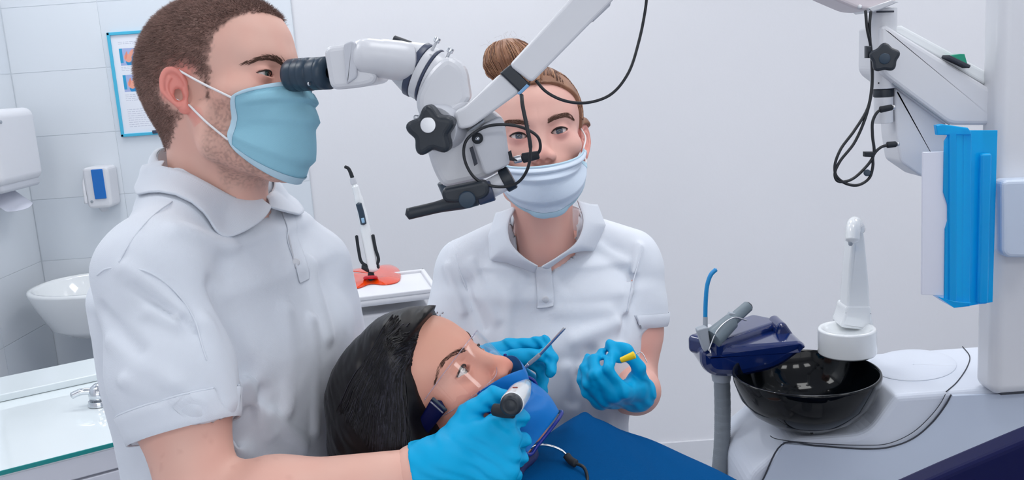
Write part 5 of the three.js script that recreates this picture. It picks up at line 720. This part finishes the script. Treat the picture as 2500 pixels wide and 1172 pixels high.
  const H1 = (x, y) => hit(base, x, y, 1.1, 2.2), CR = [[1150, 640, 1215, 780, 0.012, 0.004], [1135, 690, 1180, 800, 0.010, -0.003], [1090, 650, 1130, 760, 0.010, 0.003], [1560, 600, 1530, 760, 0.010, 0.004], [1545, 680, 1520, 830, 0.012, -0.003], [1250, 700, 1230, 860, 0.016, 0.003], [1400, 830, 1500, 790, 0.016, 0.005], [1420, 900, 1510, 850, 0.014, 0.004], [1380, 900, 1440, 1050, 0.016, 0.005], [1470, 920, 1480, 1060, 0.014, 0.005], [1440, 860, 1400, 980, 0.016, -0.004], [1200, 620, 1280, 680, 0.016, 0.003], [1450, 600, 1520, 640, 0.014, 0.003], [1360, 760, 1480, 760, 0.02, 0.003]].map(([a, b, c, d, w, e]) => crease(H1(a, b), H1(c, d), w * 0.65, e * 2.2));
  const vneck = union([[cone(Nb.clone().add(V(0, 0.06, -0.005)), Nb.clone().add(V(0, -0.02, 0.01)), 0.058, 0.055), 1], [cone(Nb.clone().add(V(-0.004, -0.01, 0.06)), Nb.clone().add(V(-0.012, -0.050, 0.085)), 0.034, 0.008), 0.02]]), aL = cone(hemL.clone().addScaledVector(axL, -0.02), hemL.clone().addScaledVector(axL, 0.01), 0.0455, 0.0455), aR = cone(hemR.clone().addScaledVector(axR, -0.02), hemR.clone().addScaledVector(axR, 0.01), 0.042, 0.042);
  const cloth = (x, y, z) => { let d = base(x, y, z); if (Math.abs(d) < 0.03) { for (const c of CR) d -= c(x, y, z); d -= 0.0028 * (noise(x * 22, y * 14, z * 22) - 0.5); } return d; };
  const shirt = (x, y, z) => { let d = cloth(x, y, z); return Math.max(d, -vneck(x, y, z), -aL(x, y, z), -aR(x, y, z), hips.y - 0.1 - y); };
  const sh = wmesh('polo_shirt', planarUV(net(shirt, lo.clone().setY(hips.y - 0.14), hi.clone().setY(Nb.y + 0.04), 0.0048), V(1, 0, 0), V(0, 1, 0), 1.6), shirtMat, t);
  wmesh('sleeve_cuff', sheet(56, 3, 0.0026, (u, v) => { const e1 = V(0, 0, -1).addScaledVector(axL, axL.z).normalize(), e2 = axL.clone().cross(e1), a = u * Math.PI * 2, p = hemL.clone().addScaledVector(axL, 0.001 - v * 0.022).addScaledVector(e1, Math.cos(a) * 0.053).addScaledVector(e2, Math.sin(a) * 0.053), q = push(cloth, p.clone(), 0.0022, false); q.addScaledVector(axL, p.clone().sub(q).dot(axL)); return q; }), shirtMat, sh);
  const sm = (pts, r = 0.001) => sweep(pts.map(([x, y]) => hit(shirt, x, y, 1.1, 2.2)).filter(p => Math.abs(shirt(p.x, p.y, p.z)) < 0.002), r, 40, 6);
  wmesh('armhole_seam', sm([[1112, 620], [1122, 660], [1140, 710], [1152, 760]]), shirtMat, sh); wmesh('armhole_seam', sm([[1568, 610], [1556, 650], [1540, 710], [1532, 760]]), shirtMat, sh);
  { const pk = [[1326, 652], [1329, 690], [1332, 730], [1332, 752]].map(([x, y]) => hit(cloth, x, y, 1.1, 2.2)); const pc = new THREE.CatmullRomCurve3(pk); wmesh('placket', sheet(8, 40, 0.0018, (u, v) => push(cloth, pc.getPoint(v).addScaledVector(L, lerp(-0.013, 0.013, u)), 0.0013, false)), shirtMat, sh); wmesh('placket_end', sheet(8, 3, 0.0018, (u, v) => push(cloth, pc.getPoint(0.93 + 0.07 * v).addScaledVector(L, lerp(-0.0135, 0.0135, u)), 0.0028, false)), shirtMat, sh); wmesh('button', cyl(pk[2].clone().add(V(0, 0, 0.001)), pk[2].clone().add(V(0, 0, 0.0055)), 0.0052), M.white, sh);
    const leafs = [[[[1262, 500, 1.515], [1242, 545, 1.50], [1246, 590, 1.485], [1278, 628, 1.468], [1312, 650, 1.458]], [[1212, 520, 1.56], [1196, 580, 1.51], [1200, 640, 1.485], [1240, 646, 1.47], [1306, 664, 1.457]]], [[[1410, 490, 1.515], [1424, 540, 1.50], [1408, 590, 1.485], [1362, 628, 1.468], [1322, 652, 1.458]], [[1458, 500, 1.56], [1474, 555, 1.51], [1446, 616, 1.485], [1398, 612, 1.47], [1340, 656, 1.457]]]];
    leafs.forEach(([a, b], i) => { const A = new THREE.CatmullRomCurve3(a.map(p => at(...p))), Bp = b.map((p, k) => { const q = hit(base, p[0], p[1], 1.1, 2.2); return k && Math.abs(base(q.x, q.y, q.z)) < 0.002 ? q.addScaledVector(grad(base, q), 0.006) : at(...p); }), B = { getPoint: u => { const q = u * (Bp.length - 1), k = Math.min(Bp.length - 2, Math.floor(q)); return Bp[k].clone().lerp(Bp[k + 1], q - k); } }; wmesh('collar', sheet(36, 8, 0.0026, (u, v) => { const p = A.getPoint(u).lerp(B.getPoint(u), v); p.z += 0.012 * Math.sin(v * Math.PI) * (1 - u * 0.5); return push(base, p, 0.004); }), shirtMat, t); });
    wmesh('collar_back', sheet(30, 6, 0.0026, (u, v) => { const a = lerp(-1.9, 1.9, u); return Nb.clone().add(V(0.004 + Math.sin(a) * (0.057 + 0.026 * v), 0.048 - 0.11 * v - 0.012 * (Math.abs(a) / 1.9), -Math.cos(a) * (0.055 + 0.02 * v))); }), shirtMat, t); }
  const tr = union(legs(hips, L, N).map(([f]) => [(x, y, z) => f(x, y, z) - 0.012, 0.04]).concat([[(x, y, z) => tb(x, y, z) + 0.004, 0.03]]));
  wmesh('trousers', net((x, y, z) => Math.max(tr(x, y, z), y - hips.y - 0.02, 0.1 - y), V(hips.x - 0.3, 0.06, hips.z - 0.3), V(hips.x + 0.3, hips.y + 0.05, hips.z + 0.3), 0.012), std([225, 227, 234], 0.85), t); shoes(t, hips, L, N, std([232, 232, 236], 0.5));
  { const p = at(1515, 880, 1.285), q = at(1550, 866, 1.28), e = thing('root_canal_file', 'small yellow handled dental file held in the palm of the gloved hand', 'dental file', p); wmesh('grip', cyl(p, q, 0.0038, 0.0052, 16, 0.001), M.yellow, e); wmesh('needle', sweep([q, at(1565, 860, 1.278), at(1580, 885, 1.27)], 0.0007, 10, 6), M.steel, e); }
}
{ // ============================================================ dental chair
  const c = thing('dental_chair', 'dark navy upholstered dental chair under the lying woman', 'chair', V(0.3, 0, -1.2)), W = (n, g, m, p = c) => wmesh(n, g, m, p);
  const pad = (a, b, w, th, zc) => { const X = b.clone().sub(a), l = X.length(); return basis(box(l, th, w, Math.min(th * 0.45, 0.04), 5).translate(l / 2, -th / 2, 0), a, X, V(0, 1, 0)); };
  const hd = at(948, 1172, 1.17); W('headrest', (() => { const f = union([[ell(0, 0, 0, 0.095, 0.052, 0.12), 1], [ell(0.0, 0.04, 0, 0.08, 0.03, 0.06), -0.03]]); return net(f, V(-0.16, -0.1, -0.16), V(0.16, 0.1, 0.16), 0.007).applyMatrix4(new THREE.Matrix4().makeRotationZ(-0.5)).translate(hd.x + 0.01, hd.y - 0.018, hd.z); })(), M.navyPad);
  const b0 = at(1080, 1300, 1.2), b1 = at(1720, 1640, 1.22), s1 = V(b1.x + 0.42, b1.y + 0.0, b1.z);
  W('backrest', pad(b0, b1, 0.46, 0.09), M.navyPad); W('seat', pad(b1.clone().add(V(-0.05, 0.0, 0)), s1, 0.5, 0.11), M.navyPad);
  const l1 = V(s1.x + 0.55, s1.y + 0.18, s1.z); W('leg_rest', pad(s1, l1, 0.44, 0.09), M.navyPad);
  W('side_guard', outline([[2060, 1270], [2176, 1216], [2320, 1152], [2500, 1076], [2760, 972], [2800, 1200], [2300, 1440], [2080, 1440]], -0.92, 0.03, 0.006, 0.01), M.navyPad);
  W('guard_bracket', cyl(onZ(2400, 1300, -0.98), V(s1.x, s1.y - 0.05, s1.z + 0.1), 0.03), M.white);
  W('headrest_bar', cyl(hd.clone().add(V(0.03, -0.06, 0)), b0.clone().add(V(0.08, -0.06, 0)), 0.014), M.steel);
  W('column', cyl(V(b1.x + 0.15, 0.06, b1.z), V(b1.x + 0.15, b1.y - 0.1, b1.z), 0.11, 0.09), M.white); W('base', boxAt(b1.x - 0.15, b1.x + 0.5, 0, 0.07, b1.z - 0.24, b1.z + 0.24, 0.03), M.white);
}
{ // ============================================================ patient lying back
  const SC = 0.95, fw = dir(0.62, 0.68, 0.385), HM = scaled(axes(at(1080, 1000, 1.15), fw, dir(-0.74, 0.67, 0.0)), SC);
  const h = headShape({ jaw: 0.95, brow: 0.8, nose: 0.92, chin: 0.9, ear: 0.9, open: 1.05, eyeTilt: 0.08 });
  const t = thing('person', 'dark haired woman lying back in clear safety glasses with a blue rubber dam', 'person', at(1300, 1250, 1.18));
  const nb = at(1300, 1262, 1.185), up = dir(-0.84, 0.52, 0.0), fr = dir(0.5, 0.85, 0.05), TM = axes(nb, fr, up), side = up.clone().cross(fr).normalize();
  const S = [[0.03, 0.05, 0.05, -0.01], [-0.02, 0.07, 0.055, -0.01], [-0.06, 0.13, 0.07, -0.01], [-0.11, 0.155, 0.085, 0], [-0.25, 0.145, 0.095, 0.0], [-0.4, 0.135, 0.09, 0], [-0.56, 0.165, 0.095, 0]];
  const hip = nb.clone().addScaledVector(up, -0.52), kn = hip.clone().add(V(0.40, 0.06, 0)), an = kn.clone().add(V(0.40, 0.08, 0));
  const sh = s => nb.clone().addScaledVector(up, -0.1).addScaledVector(side, s * 0.155), el = s => sh(s).clone().addScaledVector(up, -0.24).addScaledVector(side, s * 0.03).addScaledVector(fr, -0.02), wr = s => nb.clone().addScaledVector(up, -0.42).addScaledVector(side, s * 0.06).addScaledVector(fr, 0.10);
  const arms = []; for (const s of [-1, 1]) arms.push([cone(sh(s), el(s), 0.045, 0.036), 0.03], [cone(el(s), wr(s), 0.034, 0.026), 0.02], [cone(wr(s), wr(s).clone().addScaledVector(up, -0.06).addScaledVector(side, -s * 0.04), 0.024, 0.016), 0.02]);
  const lg = []; for (const s of [-1, 1]) lg.push([cone(hip.clone().addScaledVector(side, s * 0.08), kn.clone().addScaledVector(side, s * 0.08), 0.085, 0.06), 0.03], [cone(kn.clone().addScaledVector(side, s * 0.08), an.clone().addScaledVector(side, s * 0.08), 0.058, 0.04), 0.03]);
  const body = union([[torso(TM, S), 1], ...arms, ...lg]), skin = srgb(232, 170, 148), red = srgb(222, 120, 104);
  const bodyCol = (x, y, z) => mixc(skin, red, 0.15 + 0.25 * noise(x * 40, y * 40, z * 40));
  const lo = hip.clone().min(nb).min(an).subScalar(0.26), hi = hip.clone().max(nb).max(an).addScalar(0.26); hi.y = nb.y + 0.12;
  const coarse = net(body, lo, hi, 0.009, bodyCol);
  const nl = inv(HM, nb.clone().addScaledVector(up, -0.03)), nk = cone(V(0, -0.03, -0.026), nl, 0.045, 0.05), nk2 = cone(V(0, -0.055, 0.01), inv(HM, nb.clone().addScaledVector(fr, 0.02)), 0.034, 0.04), hf = (x, y, z) => smin(smin(h.f(x, y, z), nk(x, y, z), 0.026), nk2(x, y, z), 0.02);
  const zl = y => y < -0.02 ? lerp(0.008, -0.03, clamp((-0.02 - y) / 0.05)) : y < 0.02 ? lerp(0.008, 0.024, (y + 0.02) / 0.04) : y < 0.065 ? lerp(0.024, 0.05, (y - 0.02) / 0.045) : y < 0.092 ? lerp(0.05, 0.084, (y - 0.065) / 0.027) : lerp(0.084, 0.2, (y - 0.092) / 0.012);
  const headCol = (x, y, z) => { const n = noise(x * 60, y * 60, z * 60), ax = Math.abs(x); let c = mixc(skin, srgb(238, 184, 160), 0.5 * sstep(0.03, 0.06, y)); c = mixc(c, red, 0.06 + 0.16 * n); c = mixc(c, red, 0.5 * Math.exp(-(((y + 0.025) / 0.03) ** 2) - ((ax - 0.05) / 0.025) ** 2)); c = mixc(c, red, 0.4 * Math.exp(-(((y + 0.02) / 0.014) ** 2) - (x / 0.016) ** 2) * (z > 0.09 ? 1 : 0)); if (y < -0.046 && y > -0.072 && ax < 0.024 && z > 0.085) c = mixc(c, srgb(206, 92, 92), 0.8); return c; };
  const headG = net(hf, V(-0.1, -0.22, -0.125), V(0.1, 0.14, 0.135), 0.0016, headCol).applyMatrix4(HM);
  wmesh('body', joinSkin([coarse, headG]), skinMat, t);
  { const top = union([[torso(TM, S), 1], ...arms.filter((_, i) => i % 3 < 2)]), neckCut = cone(nb.clone().addScaledVector(up, 0.06), nb.clone().addScaledVector(up, -0.035).addScaledVector(fr, 0.02), 0.075, 0.06), pants = union(lg.concat([[torso(TM, S), 0.03]]));
    const hipD = p => (x, y, z) => (x - p.x) * up.x + (y - p.y) * up.y + (z - p.z) * up.z, waist = hipD(nb.clone().addScaledVector(up, -0.44));
    wmesh('blouse', net((x, y, z) => Math.max(top(x, y, z) - 0.007, -neckCut(x, y, z), -waist(x, y, z) - 0.04), lo, hi, 0.009), std([12, 26, 74], 0.85), t);
    wmesh('trousers', net((x, y, z) => Math.max(pants(x, y, z) - 0.009, waist(x, y, z)), lo, hi, 0.011), std([40, 44, 58], 0.85), t); }
  eyeball(t, h, HM, 1.2, V(-0.05, -0.1, 1), [84, 52, 44]);
  brows(t, { f: hf }, HM, [[0.012, 0.033, 0.093], [0.026, 0.040, 0.086], [0.040, 0.043, 0.074], [0.052, 0.037, 0.058]], std([92, 62, 50], 0.8), 150, 0.007, 0.00032, 0.0022);
  // long dark hair
  const I = HM.clone().invert(), L = p => p.applyMatrix4(I), vol = union([[cone(L(at(1000, 905, 1.165)), L(at(958, 985, 1.15)), 0.072, 0.078), 1], [cone(L(at(958, 985, 1.15)), L(at(950, 1075, 1.12)), 0.078, 0.070), 0.03], [cone(L(at(950, 1075, 1.12)), L(at(985, 1130, 1.10)), 0.066, 0.05), 0.03], [cone(L(at(970, 1010, 1.11)), L(at(990, 1090, 1.085)), 0.055, 0.045), 0.03]]);
  const cap = (x, y, z) => smax(h.f(x, y, z) - lerp(0.0015, 0.011, sstep(0.0, 0.035, zl(y) - z)) - 0.002 * noise(x * 30, y * 60, z * 30), z - zl(y) + 0.5 * Math.max(0, -y - 0.06), 0.006);
  const hairF = (x, y, z) => { const v = smax(vol(x, y, z), z - Math.min(zl(y), 0.06) + 0.004, 0.008); return smin(cap(x, y, z), v, 0.02) - 0.003 * (noise(x * 28, y * 28, z * 110) - 0.5) - 0.0014 * (noise(x * 60, y * 60, z * 300) - 0.5); };
  const hb = srgb(24, 21, 25), hd = srgb(9, 8, 10), hairM = phy([255, 255, 255], 0.4, { vertexColors: true, specularIntensity: 0.45 });
  const hair = wmesh('hair', net(hairF, V(-0.16, -0.24, -0.22), V(0.16, 0.16, 0.12), 0.0032, (x, y, z) => mixc(hd, hb, noise(x * 60, y * 60, z * 320))).applyMatrix4(HM), hairM, t);
  const hw = rot(hairF, HM.clone()), hairW = (x, y, z) => { const p = V(x, y, z).applyMatrix4(I); return hairF(p.x, p.y, p.z) * SC; };
  const list = []; for (let i = 0; i < 620; i++) { const a = rnd(), b = rnd(), sx = lerp(1085, 985, a), sy = lerp(788, 850, a ** 0.7) + (a > 0.8 ? (a - 0.8) * 400 : 0), ex = lerp(815, 1010, b * 0.75 + a * 0.25), ey = lerp(1000, 1110, Math.min(1, b * 1.6)); const mx = lerp(lerp(880, 990, a * 0.5 + b * 0.5), (sx + ex) / 2, 0.35), my = lerp(850, 930, b); const s0 = hit(hairW, sx, sy, 0.95, 1.3), m0 = hit(hairW, mx, my, 0.95, 1.3), m1 = hit(hairW, lerp(mx, ex, 0.6), lerp(my, ey, 0.5), 0.95, 1.3), e0 = hit(hairW, ex, ey, 0.95, 1.3); if ([s0, m0, m1, e0].every(p => Math.abs(hairW(p.x, p.y, p.z)) < 0.004)) list.push([s0, m0, m1, e0]); }
  [[13, 12, 15], [27, 26, 32], [46, 46, 56]].forEach((c, i) => { const o = wmesh('hair_strands', strands(list.filter((_, k) => (k * 7 % 10 < 5 ? 0 : k * 7 % 10 < 8 ? 1 : 2) === i), hairW, 0.0005, 0.0007, 18), phy(c, 0.34, { specularIntensity: 0.6 }), hair); o.userData.kind = 'stuff'; });
  // safety glasses
  { const lens = (u, v, o = 0) => { const a = (u * 2 - 1) * 1.45, e = Math.abs(u * 2 - 1), yy = lerp(0.037 - 0.008 * e * e, -0.018 + 0.020 * e * e + 0.014 * Math.exp(-(((u - 0.5) / 0.07) ** 2)), v); return V(Math.sin(a) * (0.0725 + o), yy, 0.030 + Math.cos(a) * (0.0775 + o) + (1 - e) * 0.004 - 0.004 * v); };
    const g = wmesh('safety_glasses', sheet(60, 14, 0.0018, (u, v) => lens(u, v)).applyMatrix4(HM), M.clear, t), edge = (fn) => { const P = []; for (let i = 0; i <= 40; i++) P.push(fn(i / 40)); return sweep(P, 0.0006, 80, 6); };
    wmesh('lens_rim', merge([edge(u => lens(u, 0)), edge(u => lens(u, 1))]).applyMatrix4(HM), M.clearRim, g);
    for (const s of [-1, 1]) { const P = [V(s * 0.0735, 0.013, 0.050), V(s * 0.0775, 0.010, 0.030), V(s * 0.081, 0.006, 0.005), V(s * 0.080, -0.004, -0.03)]; wmesh('temple_arm', sweep(P, u => lerp(0.0115, 0.0075, u), 20, 14, 0.3, V(1, 0, 0)).applyMatrix4(HM), M.navyPad, g); wmesh('hinge', merge([sweep([V(s * 0.0745, 0.0235, 0.051), V(s * 0.0745, 0.002, 0.051)], 0.0022, 6, 8)]).applyMatrix4(HM), M.eyepiece, g); wmesh('hinge_strip', sweep([V(s * 0.0775, 0.0225, 0.0475), V(s * 0.0775, 0.003, 0.0475)], 0.0011, 6, 6).applyMatrix4(HM), M.clearRim, g); } }
  // rubber dam on its frame
  { const dp = (u, v) => { const x = lerp(-0.054, 0.054, u), e = Math.abs(u * 2 - 1), y = lerp(-0.037 + 0.025 * e, -0.106, v), z = 0.122 - 0.038 * e ** 1.6 - 0.012 * v + 0.009 * Math.sin(v * 9 + e * 3) * e - 0.010 * Math.exp(-(((v - 0.4) / 0.2) ** 2) - (((u - 0.5) / 0.18) ** 2)); return push(h.f, V(x, y, z), 0.003); };
    const d = wmesh('rubber_dam', sheet(40, 34, 0.0006, dp).applyMatrix4(HM), M.dam, t), fp = []; for (let i = 0; i <= 12; i++) fp.push(dp(0.02, i / 13).add(V(-0.004, 0, 0.002))); for (let i = 0; i <= 12; i++) fp.push(dp(0.02 + 0.96 * i / 12, 1).add(V(0, -0.004, 0.002))); for (let i = 12; i >= 0; i--) fp.push(dp(0.98, i / 13).add(V(0.004, 0, 0.002)));
    wmesh('dam_frame', sweep(fp, 0.0022, 120, 8).applyMatrix4(HM), M.damFrame, d); wmesh('dam_wire', sweep([dp(0.06, 0.14), dp(0.10, 0.26), dp(0.14, 0.4)].map(p => p.add(V(-0.002, 0, 0.004))), 0.0012, 20, 6).applyMatrix4(HM), M.chrome, d); }
  // blue patient drape
  { const far = [[1300, 1094, 1.22], [1412, 1020, 1.33], [1425, 1008, 1.34], [1440, 1020, 1.34], [1500, 1046, 1.34], [1620, 1088, 1.33], [1790, 1172, 1.32], [2100, 1340, 1.30]], mid = [[1296, 1112, 1.16], [1400, 1080, 1.18], [1520, 1130, 1.18], [1640, 1190, 1.18], [1800, 1280, 1.18], [2080, 1430, 1.17]], near = [[1262, 1170, 1.08], [1380, 1230, 1.06], [1500, 1300, 1.05], [1640, 1370, 1.04], [1800, 1450, 1.03], [2080, 1600, 1.03]], low = near.map(([x, y, d]) => [x, y + 260, d - 0.01]), C = [far, mid, near, low].map(c => new THREE.CatmullRomCurve3(c.map(p => at(...p)), false, 'centripetal'));
    const fb = new THREE.CatmullRomCurve3(far.map(([x, y, d]) => at(x + 10, y + 130, d + 0.06)), false, 'centripetal');
    const d = wmesh('patient_drape', sheet(60, 48, 0.0015, (u, v) => { const P = [fb, ...C].map(c => c.getPoint(u)); const p = new THREE.CatmullRomCurve3(P, false, 'centripetal').getPoint(v); p.y += 0.004 * Math.sin(u * 14 + v * 5) * v + 0.003 * (noise(u * 12, v * 10, 2) - 0.5); return p; }), M.drape, t); d.userData.label = 'blue cloth drape over the chest'; 
    wmesh('collar_edge', sweep([at(1255, 1176, 1.07), at(1272, 1142, 1.09), at(1300, 1118, 1.13), at(1303, 1095, 1.2)], 0.006, 20, 8), std([10, 30, 92], 0.7), t); }
}
{ // ============================================================ instruments
  const a = at(1249, 987, 0.995), b = at(1279, 946, 1.075), X = b.clone().sub(a).normalize(), hp = thing('dental_handpiece', 'white cordless handpiece with black end cap gripped in the nearer glove', 'handpiece', a);
  const barrel = wmesh('barrel', along(lathe([[0.0001, 0.001], [0.011, 0.001], [0.0128, 0.004], [0.0128, 0.045], [0.0115, 0.06], [0.008, 0.085], [0.006, 0.10], [0.0001, 0.101]], 40), a, b), M.ceramic, hp);
  wmesh('end_cap', along(lathe([[0.0001, -0.010], [0.004, -0.010], [0.0045, -0.0085], [0.0075, -0.0085], [0.008, -0.0095], [0.0105, -0.008], [0.0118, -0.003], [0.0118, 0.003], [0.0001, 0.003]], 36), a, b), M.black, hp);
  wmesh('side_print', cyl(a.clone().addScaledVector(X, 0.022).addScaledVector(CU, 0.0121), a.clone().addScaledVector(X, 0.022).addScaledVector(CU, 0.0132), 0.0028), std([150, 70, 60], 0.5), barrel);
  wmesh('grip_sleeve', sweep([at(1206, 1000, 1.005), at(1228, 1003, 1.0), at(1252, 1002, 0.995)], u => lerp(0.0065, 0.0085, u), 16, 16), M.rubber, hp);
  wmesh('needle', sweep([a.clone().addScaledVector(X, 0.10), at(1262, 925, 1.14), at(1252, 938, 1.15)], 0.0012, 12, 6), M.steel, hp);
  const m0 = at(1378, 801, 1.15), m1 = at(1318, 866, 1.175), m2 = at(1292, 888, 1.18), m3 = at(1251, 924, 1.185), mr = thing('dental_mirror', 'thin steel dental instrument slanting between the gloved fingers', 'dental instrument', m2);
  wmesh('shaft', sweep([m0, m1], 0.0019, 8, 10), M.steel, mr); wmesh('grip', sweep([m1, m2], 0.0027, 8, 12), M.greyPlastic, mr); wmesh('working_end', sweep([m2, at(1275, 905, 1.182), m3, at(1253, 940, 1.185)], u => lerp(0.0024, 0.0009, u), 14, 8), M.steel, mr);
  const lc = thing('lip_clip_cable', 'silver clip with a thin black cable lying over the blue drape', 'cable', at(1390, 1120, 1.1));
  wmesh('clip', sweep([at(1286, 1098, 1.11), at(1310, 1087, 1.12), at(1340, 1088, 1.125), at(1368, 1098, 1.125), at(1386, 1114, 1.12)], 0.0016, 24, 8), M.chrome, lc); wmesh('plug', sweep([at(1383, 1112, 1.12), at(1393, 1124, 1.115), at(1406, 1132, 1.11)], 0.0048, 10, 10), M.rubber, lc); wmesh('lead', sweep([at(1404, 1131, 1.11), at(1424, 1140, 1.105), at(1433, 1160, 1.1), at(1434, 1190, 1.09), at(1440, 1300, 1.06)], 0.002, 24, 8), M.cable, lc);
}
renderer.render(scene, camera);
